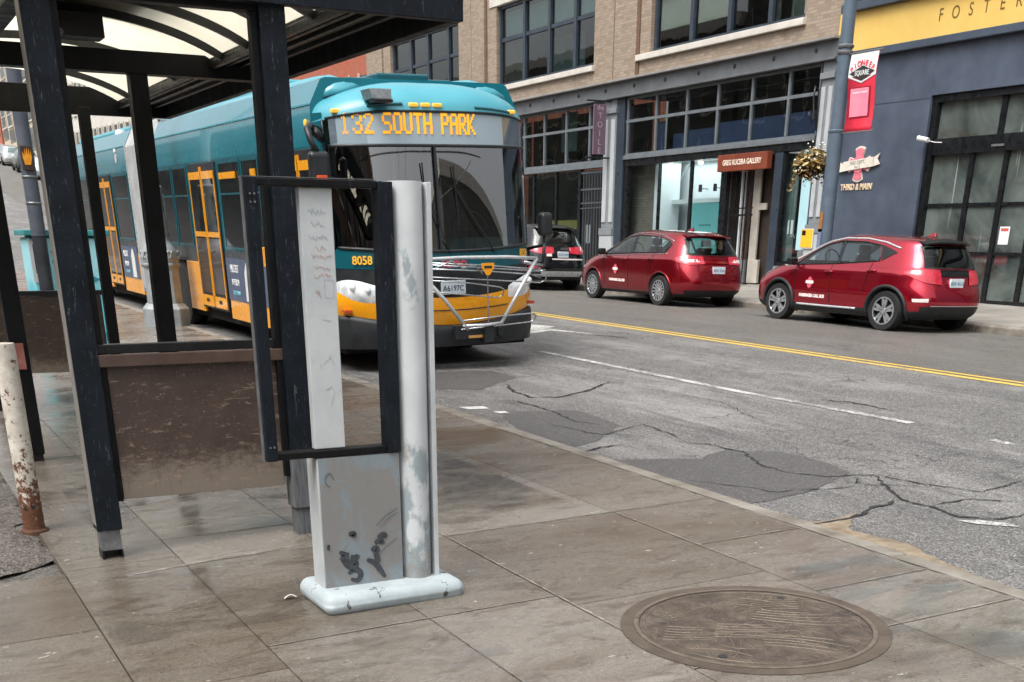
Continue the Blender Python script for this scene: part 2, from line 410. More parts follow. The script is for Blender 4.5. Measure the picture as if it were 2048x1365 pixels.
def film():
    a = NT('water_film'); tr = a.n('ShaderNodeBsdfTransparent'); gl = a.n('ShaderNodeBsdfGlossy'); gl.inputs['Roughness'].default_value = .12
    fr = a.n('ShaderNodeFresnel'); fr.inputs[0].default_value = 1.5; mk = a.ramp(a.noise(1.7, 7, .7, vs=(.8, 1.3, 1), dist=.6), [(.46, 0.), (.58, 1.)])
    mx = a.n('ShaderNodeMixShader'); a.l(a.math('MULTIPLY', fr.outputs[0], mk), mx.inputs[0]); a.l(tr.outputs[0], mx.inputs[1]); a.l(gl.outputs[0], mx.inputs[2]); a.l(mx.outputs[0], a.out.inputs[0]); return a.m
M['film'] = film()
for x0, x1, y0, y1 in ((1.0, 2.3, 6.72, 8.6), (.72, 1.75, 5.0, 6.1), (2.4, 3.8, 6.2, 8.4), (3.3, 4.6, 3.0, 4.5), (1.0, 2.2, 3.0, 4.6)):
    me_ = bpy.data.meshes.new('wet_film'); P_ = [(x0, y0), (x1, y0), (x1, y1), (x0, y1)]; me_.from_pydata([(x, y, gz(x, y)+.004) for x, y in P_], [], [(0, 1, 2, 3)]); me_.materials.append(M['film'])
    o_ = bpy.data.objects.new('wet_film', me_); COL.objects.link(o_); tag(o_, kind='structure')
# turn arrow, half under the bus, and worn marks
flat('road_arrow', M['wfull'], [(8.75, 16.2), (9.5, 16.55), (9.86, 15.4), (9.62, 16.9), (9.9, 17.1), (9.55, 18.2), (8.9, 17.8)], .004)
flat('worn_marking', M['wfull'], [(5.02, 10.55), (5.26, 10.45), (5.24, 10.3), (5.05, 10.35)], .004, .006)
flat('worn_marking', M['wfull'], [(5.18, 10.12), (5.3, 10.08), (5.28, 9.97), (5.19, 10.0)], .004, .005)
flat('worn_marking', M['wfull'], [(5.74, 4.93), (5.86, 4.86), (5.96, 4.70), (5.93, 4.62), (5.84, 4.74), (5.78, 4.80)], .0045, .005)
flat('worn_marking', M['wfull'], [(7.96, 6.68), (8.06, 6.66), (8.05, 6.42), (7.99, 6.45)], .004, .01)
flat('asphalt_patch', M['patch'], [(5.23, 10.06), (5.92, 9.81), (5.83, 8.89), (5.3, 8.37), (4.83, 8.14), (4.83, 8.88)], .003, .012)
flat('asphalt_patch', M['patch'], [(4.9, 7.62), (5.53, 7.29), (5.88, 7.46), (6.23, 7.18), (6.27, 6.76), (6.17, 6.33), (5.49, 5.99), (4.86, 5.9), (4.84, 6.86)], .0035, .012)
flat('asphalt_patch', M['patch'], [(5.92, 13.05), (6.53, 12.82), (6.54, 12.14), (5.73, 11.49), (5.3, 11.79)], .003, .015)
M['gutter'] = mat('gutter_silt', '#8c7f6c', '#6a5b49', 9, .7, bump=.3)
flat('gutter_silt', M['gutter'], [(4.8, 6.2), (4.93, 6.0), (4.86, 5.4), (5.0, 5.33), (5.35, 5.4), (5.02, 5.12), (5.08, 4.7), (4.98, 4.3), (4.9, 4.0), (4.8, 3.7)], .003, .012)
CR = [([(5.77, 7.95), (5.95, 7.71), (5.96, 7.34), (5.76, 6.79), (5.77, 6.52), (5.9, 6.3), (6.23, 6.16), (6.03, 5.84), (5.85, 5.52), (5.86, 5.27), (5.83, 4.99), (5.99, 4.82), (6.25, 4.81)], .014),
      ([(4.9, 5.29), (5.24, 5.33), (5.59, 5.43), (5.85, 5.52)], .02), ([(5.86, 5.27), (6.22, 5.3), (6.38, 5.16), (6.46, 4.99)], .012),
      ([(6.26, 6.18), (6.35, 5.78), (6.47, 5.41), (7.04, 5.52)], .009), ([(6.11, 11.69), (5.93, 10.74), (6.15, 10.6), (6.59, 10.73), (7.21, 11.23)], .022),
      ([(5.64, 10.73), (5.7, 10.12), (5.56, 9.21), (5.68, 8.98)], .014), ([(7.34, 10.26), (7.37, 9.45), (7.05, 8.45), (6.99, 7.83)], .005),
      ([(8.22, 9.11), (8.44, 8.78), (8.37, 8.12)], .018), ([(5.3, 9.22), (5.42, 8.56), (6.02, 8.77), (5.87, 8.02)], .009), ([(4.85, 7.97), (5.16, 8.07), (5.39, 8.05)], .02),
      ([(9.7, 15.6), (9.91, 14.95)], .03), ([(6.11, 6.27), (5.94, 5.99), (6.27, 5.7)], .008), ([(5.0, 6.7), (5.3, 6.1), (5.9, 5.95)], .008)]
for pts, w_ in CR: ribbon('road_crack', M['crack'], pts, w_*.8, .006, .012)

# ---------------------------------------------------------------- manhole cover
def ironmat():
    a = NT('cast_iron'); nz = a.n('ShaderNodeTexNoise'); nz.inputs['Scale'].default_value = 5; nz.inputs['Detail'].default_value = 3; a.l(a.pos, nz.inputs['Vector'])
    sc_ = a.n('ShaderNodeVectorMath', operation='SCALE'); sc_.inputs['Scale'].default_value = .25; a.l(nz.outputs['Color'], sc_.inputs[0]); ad = a.n('ShaderNodeVectorMath', operation='ADD'); a.l(a.pos, ad.inputs[0]); a.l(sc_.outputs[0], ad.inputs[1])
    mp = a.n('ShaderNodeMapping'); mp.inputs['Scale'].default_value = (1.2, .28, 1); mp.inputs['Rotation'].default_value = (0, 0, .5); a.l(ad.outputs[0], mp.inputs[0])
    vo = a.n('ShaderNodeTexVoronoi', feature='DISTANCE_TO_EDGE'); vo.inputs['Scale'].default_value = 15; a.l(mp.outputs[0], vo.inputs['Vector'])
    ed = a.ramp(vo.outputs[0], [(.03, 1.), (.12, 0.)]); d = a.noise(7, 7, .7)
    col = a.mix(a.ramp(d, [(.35, 0.), (.65, 1.)]), '#3a322b', '#62564a'); col = a.mix(a.math('MULTIPLY', ed, a.ramp(a.noise(4), [(.45, 0.), (.6, .4)])), col, '#786e62')
    a.set(col=col, rough=a.ramp(d, [(.35, .25), (.65, .6)]), metal=.2); a.bump(a.math('ADD', ed, a.math('MULTIPLY', a.noise(60, 4), .4)), .5, .006); return a.m
M['iron'] = ironmat()
M['iron2'] = mat('cast_iron_worn', '#766b5e', '#574d43', 16, .42, .25)
def manhole():
    cx, cy = 3.30, 3.86
    t = thing('manhole_cover', 'large round cast iron cover with raised swirling relief set in the concrete sidewalk', 'manhole cover', (cx, cy, gz(cx, cy)), (math.atan(g), -math.atan(c), 0))
    b = MB(); b.lathe([(.60, -.03), (.60, .004), (.54, .005), (.54, -.03)], n=72); b.build('collar', mat('collar_dirt', '#574c41', '#40372f', 7, .7, bump=.3), t)
    b = MB(); b.lathe([(.539, -.03), (.539, .008), (.53, .010), (.518, .008), (.518, -.03)], n=72); b.build('rim', M['iron2'], t, smooth=30)
    b = MB(); b.lathe([(.516, -.03), (.516, .004), (.001, .005)], n=72); b.build('plate', M['iron'], t)
    b = MB(); rnd = random.Random(3)
    def blob(pts): b.tube([(x, y, .0042) for x, y in pts], .0026, 6)
    for gx, gy, th0, n_, cu in ((-.20, .05, -.75, 7, .5), (.12, -.22, -.6, 5, -.4), (.18, .20, 2.5, 6, .6), (-.05, .30, -.2, 4, .8), (.28, .02, -.9, 5, .3), (-.30, -.18, .4, 5, -.7), (.02, -.02, -.7, 6, .2), (.30, -.2, 1.9, 4, .9)):   # raised flowing bands in the casting
        for q in range(n_):
            x, y, th, pts = gx+.035*q*math.sin(th0)-.2*math.cos(th0), gy-.035*q*math.cos(th0)-.2*math.sin(th0), th0, []
            for i in range(rnd.randint(16, 28)):
                if x*x+y*y > .47**2: break
                pts.append((x, y)); x += .016*math.cos(th); y += .016*math.sin(th); th += cu*.06+rnd.gauss(0, .02)
            if len(pts) > 3: blob(pts)
    for k in range(26):
        a = rnd.uniform(0, 6.28); r0 = .46*math.sqrt(rnd.random()); x, y = r0*math.cos(a), r0*math.sin(a)
        th = rnd.choice([.6, .75, 2.2, .7])+rnd.gauss(0, .35); cur = rnd.gauss(0, 1.1); pts = []
        for i in range(rnd.randint(8, 20)):
            if x*x+y*y > .48**2: break
            pts.append((x, y)); x += .015*math.cos(th); y += .015*math.sin(th); th += cur*.06
        if len(pts) > 3: blob(pts)
    for rr, a0, a1 in ((.49, .2, 3.0), (.475, 3.4, 5.9), (.2, .3, 2.6), (.12, 2, 4.6)):
        cx_, cy_ = (0, 0) if rr > .3 else (-.16, -.12)
        blob([(cx_+rr*math.cos(a0+(a1-a0)*i/40), cy_+rr*math.sin(a0+(a1-a0)*i/40)) for i in range(41)])
    b.build('relief', M['iron2'], t, smooth=True)
    b = MB(); b.lathe([(.5185, .003), (.5185, .0062), (.5145, .0062), (.5145, .003)], n=72, cap=False); b.build('gap_ring', M['crack'], t)  # dark ring laid over the gap between rim and plate
    for a in (.6, 3.74): b = MB(); b.cyl((.44*math.cos(a), .44*math.sin(a), .004), (.44*math.cos(a), .44*math.sin(a), .0065), .02, n=14); b.build('pick_hole', M['crack'], t)
manhole()

# ---------------------------------------------------------------- bus shelter
def scratched(name, c1, c2, sc_col, rough=.42, amt=.5):
    a = NT(name)
    base = a.mix(a.ramp(a.noise(6, 8, .7), [(.35, 0.), (.7, 1.)]), c1, c2)
    s1 = a.ramp(a.noise(24, 4, .8, vs=(2.5, 2.5, .35), dist=1.2), [(.615, 0.), (.65, amt)])
    s2 = a.ramp(a.noise(40, 3, .7, vs=(.5, .5, 3), dist=2.), [(.69, 0.), (.70, amt)])
    base = a.mix(a.math('MAXIMUM', s1, s2), base, sc_col)
    a.set(col=base, rough=a.ramp(a.noise(9), [(.3, rough-.1), (.7, rough+.2)]), spec=.22); a.bump(a.noise(90, 3), .12, .002); return a.m
M['navy'] = scratched('navy_painted_steel', '#0e1319', '#1a2129', '#6d777f', .40, .4)
M['black'] = scratched('black_painted_steel', '#08090b', '#121417', '#3c4044', .45, .3)
M['blackp'] = mat('black_paint', '#08090a', '#111214', 9, .4)
M['galv'] = mat('galvanised_steel', '#8a8d8e', '#66696b', 18, .45, .6, bump=.2)
M['wood'] = mat('weathered_grey_paint', '#4a4d50', '#6d7072', 14, .7, vs=(6, 6, .6), bump=.3)
def panelmat():
    a = NT('brown_panel_paint'); z = a.sep()[2]
    zz = a.math('MULTIPLY', a.math('SUBTRACT', .78, z), 1.9, True)         # paint worn thin towards the lower edge
    fac = a.math('ADD', a.math('MULTIPLY', zz, .62), a.math('SUBTRACT', a.math('ADD', a.math('MULTIPLY', a.noise(24, 10, .85, vs=(.6, 1, 1.2)), .75), a.math('MULTIPLY', a.noise(3, 4), .25)), .50), True)
    base = a.mix(a.ramp(a.noise(5, 8, .7), [(.35, 0.), (.7, 1.)]), '#3b2f29', '#4d3f37')
    base = a.mix(a.ramp(fac, [(.16, 0.), (.34, .85)]), base, '#82776b')
    base = a.mix(a.ramp(a.noise(13, 7, .75, vs=(.8, 1, 3.2), dist=.6), [(.58, 0.), (.64, .7)]), base, '#94816f')
    base = a.mix(a.ramp(a.noise(75, 3, .6), [(.66, 0.), (.72, .45)]), base, '#a3988a')
    base = a.mix(a.ramp(a.noise(60, 3, .5, vs=(1, 1, .12)), [(.6, 0.), (.7, .35)]), base, '#2e211c')
    a.set(col=base, rough=.55); a.bump(a.noise(70, 4), .25, .003); return a.m
M['panel'] = panelmat()
M['brown'] = mat('brown_trim_paint', '#46352f', '#57443c', 10, .45)
def acrylic():
    a = NT('cream_acrylic'); nz = a.ramp(a.noise(1.2, 4), [(.3, (.80, .775, .69)), (.7, (.87, .85, .775))])
    d = a.n('ShaderNodeBsdfDiffuse'); t = a.n('ShaderNodeBsdfTranslucent'); a.l(nz, d.inputs[0]); a.l(nz, t.inputs[0])
    mx = a.n('ShaderNodeMixShader'); mx.inputs[0].default_value = .85; a.l(d.outputs[0], mx.inputs[1]); a.l(t.outputs[0], mx.inputs[2])
    a.l(mx.outputs[0], a.out.inputs[0]); return a.m
M['acryl'] = acrylic()
M['palepost'] = mat('pale_post_edge', '#8e8a83', '#6d6a66', 12, .5, vs=(1, 1, .5))
def shelter():
    t = thing('bus_shelter', 'open black steel bus shelter with cream barrel vault roof and worn brown end panels', 'bus shelter', (1.53, 9.6, gz(1.53, 9.6)))
    ox, oy, oz = t.location
    def bx(name, material, *boxes, bevel=.004, parent=t):
        b = MB()
        for x0, x1, y0, y1, z0, z1 in boxes: b.box(x0-ox, x1-ox, y0-oy, y1-oy, z0-oz, z1-oz)
        return b.build(name, material, parent, bevel=bevel)
    posts = [(.985, 6.53, -1), (2.085, 6.50, 1), (1.0, 9.6, -1), (2.085, 9.6, 1), (1.05, 12.35, -1), (2.17, 12.35, 1)]
    for i, (x, y, s) in enumerate(posts):
        z0 = gz(x, y); near = i < 2; h = .066 if near else (.062 if i < 4 else .048)
        lo = z0+(.155 if near else .05)
        o = bx('post', M['navy'] if near else M['black'], (x-h, x+h, y-h, y+h, lo, 2.735))
        f0 = z0+(.30 if i == 0 else .335)
        if near:     # flange of the old glazing frame on the inner side of the post
            xi = x+h if s < 0 else x-h; bx('flange', M['black'], (xi, xi-s*.035, y-.03, y+.035, f0, 2.73), parent=o, bevel=.003)
            bx('post_sleeve', M['galv'] if i == 0 else M['wood'], (x-.054, x+.054, y-.054, y+.054, z0-.02 if i else z0+.045, lo+.01), parent=o)
            if i == 0:
                bx('sleeve_foot', M['blackp'], (x-.056, x-.046, y-.054, y+.054, z0-.01, z0+.046), (x+.046, x+.056, y-.054, y+.054, z0-.01, z0+.046), (x-.046, x+.046, y+.04, y+.054, z0-.01, z0+.046), parent=o, bevel=0)
                bx('pale_edge', M['palepost'], (x-h-.0025, x-h-.0005, y-h+.004, y+h-.004, lo+.03, 2.72), parent=o, bevel=0)  # pale strip laid over the left face of the first post
            else:
                bx('worn_paint', M['wood'], (x-h-.002, x+h+.002, y-h-.002, y+h+.002, lo, lo+.30), parent=o)
        else:
            bx('post_sleeve', M['blackp'], (x-.05, x+.05, y-.05, y+.05, z0-.02, lo+.01), parent=o)
    b = MB(); b.box(.934-ox, .936-ox, 9.53-oy, 9.67-oy, 0, .001)
    bx('sticker', mat('faded_red_tape', '#a8706a', '#8a5048', 20, .5), (.95, 1.03, 9.526, 9.5325, .80, .98), bevel=0)
    # end panels with rails
    bx('wall_panel', M['panel'], (1.088, 1.985, 6.50, 6.53, .408, 1.11), bevel=.002)
    bx('rail', M['blackp'], (1.05, 2.02, 6.485, 6.545, 1.150, 1.196))
    bx('rail', M['brown'], (1.045, 2.035, 6.465, 6.50, 1.088, 1.148))
    bx('wall_panel', M['panel'], (1.117, 2.10, 12.335, 12.36, .49, 1.17), bevel=.002)
    bx('rail', M['blackp'], (1.11, 2.11, 12.32, 12.38, 1.172, 1.215))
    # roof frame
    X0, X1, Y0, Y1, Z0, Z1 = -.04, 3.10, 6.38, 13.0, 2.725, 3.0
    bx('fascia', M['navy'], (X0, X1, Y0, Y0+.06, Z0, Z1)); bx('fascia', M['black'], (X0, X1, Y1-.06, Y1, Z0, 2.955))
    bx('fascia', M['black'], (X0, X0+.06, Y0+.062, Y1-.062, Z0, Z1)); bx('fascia', M['black'], (X1-.06, X1, Y0+.062, Y1-.062, Z0, Z1))
    bx('cross_beam', M['black'], (X0+.062, X1-.062, 9.53, 9.67, 2.73, 2.868))
    bx('header', M['black'], (.94, 1.04, 6.60, 9.525, 2.737, 2.83), (.94, 1.04, 9.675, 12.93, 2.737, 2.83))
    bx('header', M['black'], (1.05, 2.02, 6.46, 6.55, 2.70, 2.76), bevel=.006)
    for x0, x1 in ((X0+.062, .46), (2.60, X1-.062)):
        bx('soffit', mat('soffit_metal', '#17150f', '#242019', 3, .5), (x0, x1, Y0+.064, 9.528, 2.832, 2.86), (x0, x1, 9.672, Y1-.064, 2.832, 2.86), bevel=0)
    xs = [2.70, 2.80, 2.93]
    bx('soffit_rib', M['blackp'], *[(x, x+.03, Y0+.066, 9.526, 2.805, 2.8305) for x in xs], *[(x, x+.03, 9.674, Y1-.066, 2.805, 2.8305) for x in xs])
    for x0, x1 in ((.43, .47), (2.59, 2.63)): bx('eave_beam', M['blackp'], (x0, x1, Y0+.07, 9.526, 2.785, 2.8305), (x0, x1, 9.674, Y1-.07, 2.785, 2.8305))
    def arc(u, r=0): # u 0..1 across the vault
        a = math.pi*(.5-(u-.5)*.58*1.0); A = math.pi*.29
        rad = 1.07/math.sin(A); th = (u-.5)*2*A
        return 1.53+(rad+r)*math.sin(th), 2.82+(rad+r)*math.cos(th)-rad*math.cos(A)
    sag = arc(.5)[1]-2.82; k = .22/sag
    def arcz(u, r=0): x, z = arc(u, 0); return x, 2.82+(z-2.82)*k+r
    N = 28; b = MB(); rings = []
    for i in range(N+1):
        x, z = arcz(i/N, .03); rings.append([(x-ox, Y0+.08-oy, z-oz), (x-ox, Y1-.08-oy, z-oz)])
    b.loft(rings, closed=False); b.build('roof_panel', M['acryl'], t, smooth=True)
    for y in (6.62, 7.28, 7.93, 8.58, 9.20, 10.6, 12.3):
        b = MB(); rings = []
        for i in range(N+1):
            x, z = arcz(i/N, 0); rings.append([(x-ox, y-.02-oy, z-.02-oz), (x-ox, y+.02-oy, z-.02-oz), (x-ox, y+.02-oy, z+.028-oz), (x-ox, y-.02-oy, z+.028-oz)])
        b.loft(rings, True); b.build('roof_rib', M['blackp'], t)
    bx('rooftop_box', M['blackp'], (.75, 2.05, 8.0, 9.45, 3.085, 3.30))
    bx('light_box', M['blackp'], (1.50, 1.78, 9.0, 9.2, 2.86, 3.0))
    b = MB(); b.cyl((1.50-ox, 8.99-oy, 2.875-oz), (1.50-ox, 8.97-oy, 2.875-oz), .02); b.build('knob', M['galv'], t)
shelter()

# ---------------------------------------------------------------- information stand
def chip(name, c1, c2, c3, thr=.6, rough=.4):
    a = NT(name)
    base = a.mix(a.ramp(a.noise(4, 6, .7), [(.35, 0.), (.7, 1.)]), c1, c2)
    base = a.mix(a.ramp(a.noise(9, 8, .72, vs=(1.3, 1.3, .7)), [(thr, 0.), (thr+.03, .9)]), base, c3)
    a.set(col=base, rough=a.ramp(a.noise(12), [(.3, rough-.1), (.7, rough+.25)])); a.bump(a.noise(50, 5), .15, .002); return a.m
M['white'] = chip('white_paint_worn', '#c2c6c7', '#aeb4b6', '#8c8880', .70)
M['whiteblue'] = chip('white_base_paint', '#b0b9bc', '#8f9a9e', '#3e3d3b', .595, .5)
def colmat():
    a = NT('kiosk_column_paint'); z = a.sep()[2]
    low = a.math('MULTIPLY', a.math('SUBTRACT', .95, z), 1.1, True)
    f = a.math('ADD', a.math('MULTIPLY', low, .32), a.noise(5, 5, .6, vs=(1.5, 1.5, .8)), True)
    base = a.mix(a.ramp(a.noise(4), [(.35, 0.), (.7, 1.)]), '#c9cdcf', '#b6bbbd')
    base = a.mix(a.ramp(f, [(.60, 0.), (.66, .8)]), base, '#7f8c91')
    f2 = a.math('ADD', a.math('MULTIPLY', a.math('SUBTRACT', .42, z), 1.2, True), a.noise(9, 6, .7), True)
    base = a.mix(a.ramp(f2, [(.60, 0.), (.75, .7)]), base, '#857d74')
    a.set(col=base, rough=.4); return a.m
def plate():
    a = NT('scuffed_metal_plate')
    base = a.mix(a.ramp(a.noise(5, 7, .7, dist=.5), [(.44, 0.), (.52, 1.)]), '#88949a', '#8b8a88')
    base = a.mix(a.ramp(a.noise(30, 5, .7, vs=(1, 1, .2)), [(.55, 0.), (.75, .4)]), base, '#74777a')
    z = a.sep()[2]; lo = a.math('ADD', a.math('MULTIPLY', a.math('SUBTRACT', .30, z), 3., True), a.math('SUBTRACT', a.noise(9, 6), .4), True)
    base = a.mix(a.ramp(lo, [(.42, 0.), (.8, .6)]), base, '#6b6156')
    a.set(col=base, rough=a.ramp(a.noise(7), [(.3, .3), (.7, .6)]), metal=.25); return a.m
def kiosk():
    zg = gz(2.0, 5.15); t = thing('information_stand', 'weathered white information stand with an empty black frame and graffiti on its plate', 'information stand', (2.0, 5.12, zg))
    ox, oy, oz = t.location
    def bx(name, material, *boxes, bevel=.004, parent=t):
        b = MB()
        for x0, x1, y0, y1, z0, z1 in boxes: b.box(x0-ox, x1-ox, y0-oy, y1-oy, z0-oz, z1-oz)
        return b.build(name, material, parent, bevel=bevel)
    base = bx('base', M['whiteblue'], (1.66, 2.385, 4.93, 5.36, zg-.02, zg+.085), bevel=0)
    bv = base.modifiers.new('b', 'BEVEL'); bv.width = .055; bv.segments = 5
    for p in base.data.polygons: p.use_smooth = True
    bb = .185
    bx('body', M['white'], (1.708, 2.112, 5.085, 5.225, bb, .795))
    bx('front_plate', plate(), (1.716, 2.110, 5.079, 5.0845, bb+.006, .79), bevel=.001)
    # column: half round with a flat edge strip
    b = MB(); prof = []
    for i in range(15):
        th = math.pi*i/14; prof.append((2.198-.076*math.cos(th), 5.13-.085*math.sin(th)))
    prof += [(2.274, 5.225), (2.122, 5.225)]
    b.prism([(x-ox, y-oy) for x, y in prof], lambda u, v, d: (u, v, d), .165-oz, 1.925-oz); b.build('column', colmat(), t, smooth=40)
    bx('edge_strip', M['white'], (2.277, 2.300, 5.07, 5.225, .165, 1.922), bevel=.002)
    # frame
    b0 = MB()
    bx('frame_side', M['navy'], (1.476, 1.528, 5.06, 5.125, .802, 1.925)); bx('frame_side', M['navy'], (2.052, 2.118, 5.065, 5.15, .802, 1.92))
    bx('frame_rail', M['black'], (1.529, 2.051, 5.075, 5.15, 1.893, 1.922)); bx('frame_rail', M['black'], (1.529, 2.051, 5.075, 5.15, .802, .832))
    bx('frame_edge', M['galv'], (1.4715, 1.4755, 5.09, 5.124, .80, 1.925), (1.475, 2.05, 5.085, 5.145, 1.9255, 1.928), bevel=0)
    bx('bolt', M['galv'], *[(1.49+dx, 1.497+dx, 5.056, 5.0598, z, z+.007) for dx in (0, .018) for z in (1.86, 1.83, .86)], bevel=0)
    pl = bx('back_plank', M['white'], (1.712, 1.857, 5.10, 5.145, .834, 1.891))
    # handwriting on the plank
    red, blue = mat('red_marker', '#b8695c', rough=.6), mat('faint_blue_marker', '#8d9aa6', rough=.6)
    rnd = random.Random(5); R_, B_ = MB(), MB()
    for z, mb, x0, x1, sz in ((1.80, B_, 1.745, 1.825, .022), (1.755, B_, 1.755, 1.82, .018), (1.705, B_, 1.745, 1.83, .018), (1.66, R_, 1.77, 1.82, .018), (1.63, R_, 1.75, 1.84, .02), (1.585, R_, 1.76, 1.83, .018), (1.555, R_, 1.755, 1.835, .018), (1.48, R_, 1.755, 1.785, .03)):
        pts = []; x = x0
        while x < x1: pts.append((x-ox, 5.0985-oy, z+rnd.uniform(-sz, sz)*.6-oz)); x += rnd.uniform(.002, .006)
        mb.tube(pts, .0007, 4)
    B_.tube([(1.80-ox, 5.0985-oy, 1.54-oz), (1.84-ox, 5.0985-oy, 1.54-oz), (1.84-ox, 5.0985-oy, 1.47-oz), (1.80-ox, 5.0985-oy, 1.47-oz), (1.80-ox, 5.0985-oy, 1.54-oz)], .0006, 4)
    for k in range(9):
        x, z = rnd.uniform(1.73, 1.84), rnd.uniform(.95, 1.42); dx, dz = rnd.uniform(-.04, .05), rnd.uniform(-.05, .03)
        B_.tube([(x-ox, 5.0985-oy, z-oz), (min(1.85, max(1.72, x+dx))-ox, 5.0985-oy, z+dz-oz)], .0007, 4)
    R_.build('red_handwriting', red, pl); B_.build('blue_handwriting', blue, pl)
    # graffiti brush tags on the plate
    gm = MB()
    def stroke(pts, w0):
        n = len(pts); ring = []
        for i, (x, z) in enumerate(pts):
            q0, q1 = pts[max(0, i-1)], pts[min(n-1, i+1)]; d = Vector((q1[0]-q0[0], q1[1]-q0[1])).normalized()
            w_ = w0*(.55+.6*math.sin(math.pi*(i+.6)/n)); nx, nz = -d.y*w_, d.x*w_
            ring.append([(x+nx-ox, 5.0785-lay[0]-oy, z+nz-oz), (x-nx-ox, 5.0785-lay[0]-oy, z-nz-oz)])
        gm.loft(ring, closed=False)
    def smooth(P):
        out = []
        for i in range(len(P)-1):
            p0, p1, p2, p3 = P[max(0, i-1)], P[i], P[i+1], P[min(len(P)-1, i+2)]
            for q in range(7):
                u = q/7; out.append(tuple(.5*(2*p1[k]+(p2[k]-p0[k])*u+(2*p0[k]-5*p1[k]+4*p2[k]-p3[k])*u*u+(3*p1[k]-p0[k]-3*p2[k]+p3[k])*u**3) for k in (0, 1)))
        return out+[P[-1]]
    lay = [0]
    S = [[(1.79, .36), (1.815, .345), (1.805, .325), (1.83, .31)], [(1.795, .335), (1.82, .30), (1.85, .27), (1.83, .25)], [(1.83, .355), (1.825, .31), (1.865, .285)],
         [(1.855, .34), (1.85, .29), (1.89, .25), (1.875, .215), (1.84, .225)], [(1.84, .30), (1.87, .30), (1.86, .255)], [(1.88, .34), (1.87, .315)],
         [(1.985, .41), (2.015, .42), (2.03, .405)], [(1.97, .385), (2.0, .395), (2.01, .375)], [(1.95, .35), (1.975, .36), (1.985, .34)], [(1.925, .31), (1.965, .29), (1.99, .255), (2.015, .215)],
         [(1.97, .34), (1.985, .29)], [(1.73, .39), (1.745, .388)], [(1.84, .44), (1.865, .44), (1.86, .425)]]
    for q in S: lay[0] += .00035; stroke(smooth(q), .0125)
    gm.build('graffiti', mat('graffiti_paint', '#33353a', '#4a4d52', 40, .6), t, fix=False)
    gl = MB()
    for x0, z0, x1, z1 in ((1.98, .47, 2.09, .54), (2.0, .46, 2.09, .52), (1.74, .70, 1.77, .73), (1.96, .30, 2.08, .40)): gl.tube([(x0-ox, 5.077-oy, z0-oz), ((x0+x1)/2-ox, 5.077-oy, (z0+z1)/2+.01-oz), (x1-ox, 5.077-oy, z1-oz)], .0013, 4)
    gl.tube([(1.76+.02*math.cos(a*.6)-ox, 5.077-oy, .70+.03*math.sin(a*.6)-oz) for a in range(9)], .002, 4)
    gl.build('scrawl', mat('scrawl_grey', '#5e6a70', rough=.6), t)
kiosk()

# ---------------------------------------------------------------- bollard
def rusty():
    a = NT('white_rusty_paint'); z = a.sep()[2]
    f = a.math('ADD', a.math('MULTIPLY', a.math('SUBTRACT', .62, z), .40, True), a.noise(22, 9, .78), True)
    base = a.mix(a.ramp(a.noise(14, 5), [(.35, 0.), (.7, 1.)]), '#d6d0c5', '#b3ab9e')
    base = a.mix(a.ramp(f, [(.562, 0.), (.60, 1.)]), base, a.mix(a.noise(40), '#3a241a', '#7a4c30'))
    base = a.mix(a.ramp(a.noise(9, 3, .5), [(.665, 0.), (.68, 1.)]), base, '#1d1c1c')
    base = a.mix(a.ramp(a.noise(18, 4, .6, vs=(1, 1, .5)), [(.70, 0.), (.73, .7)]), base, '#55677c')
    a.set(col=base, rough=.6); a.bump(f, .3, .006); return a.m
def bollard():
    x, y = .69, 7.34; t = thing('bollard', 'white steel bollard with peeling paint and rust at its foot', 'bollard', (x, y, gz(x, y)), (0, 0, 0))
    b = MB(); b.lathe([(.0605, -.02), (.0605, 1.04), (.058, 1.052), (.001, 1.056)], n=28); b.build('pipe', rusty(), t, smooth=40)
    b = MB(); b.lathe([(.085, -.03), (.08, .008), (.061, .02)], n=20); b.build('rust_collar', mat('rust', '#3c281d', '#5d3d28', 20, .9, bump=.5), t)
bollard()
def scrap():
    x, y = 1.60, 5.30; t = thing('paper_scrap', 'small curled white paper scrap on the wet sidewalk behind the information stand', 'litter', (x, y, gz(x, y)))
    b = MB(); rr = [[(-.03+.06*i/8, -.012, .006+.016*math.sin(math.pi*i/8)), (-.03+.06*i/8+.01, .02, .004+.012*math.sin(math.pi*i/8))] for i in range(9)]; b.loft(rr, closed=False)
    o = b.build('sheet', mat('scrap_white', '#cfccc4', rough=.7), t, fix=False); s_ = o.modifiers.new('t', 'SOLIDIFY'); s_.thickness = .001
scrap()
# broken asphalt lip where the parking lot meets the sidewalk
M['rough'] = asphalt_mat('broken_asphalt_mat', '#3d3833', '#77706a', '#8d867d', .1, .6, big=False)
def lip():
    rnd = random.Random(11)
    b = MB(); nx, ny = 24, 240; rings = []; jag = 0
    for j in range(ny+1):
        y = 6.15+6.5*j/ny; ring = []
        jag = .82*jag+rnd.gauss(0, .016)
        edge = .72+.045*math.sin(y*3.1)+.03*math.sin(y*9.7)+rnd.gauss(0, .008)-.9*max(0, (6.75-y)/.6)**1.3+jag
        for i in range(nx+1):
            x = -2.6+(edge+2.6)*i/nx; hgt = .022*(1-max(0, (i-nx+2)/2))+.006*math.sin(x*17+y*5)+rnd.gauss(0, .003)
            ring.append((x, y, gz(x, y)+hgt-(0 if i < nx else .02)))
        rings.append(ring)
    b.loft(rings, closed=False); tag(b.build('broken_asphalt', M['rough'], fix=False), kind='structure')
lip()
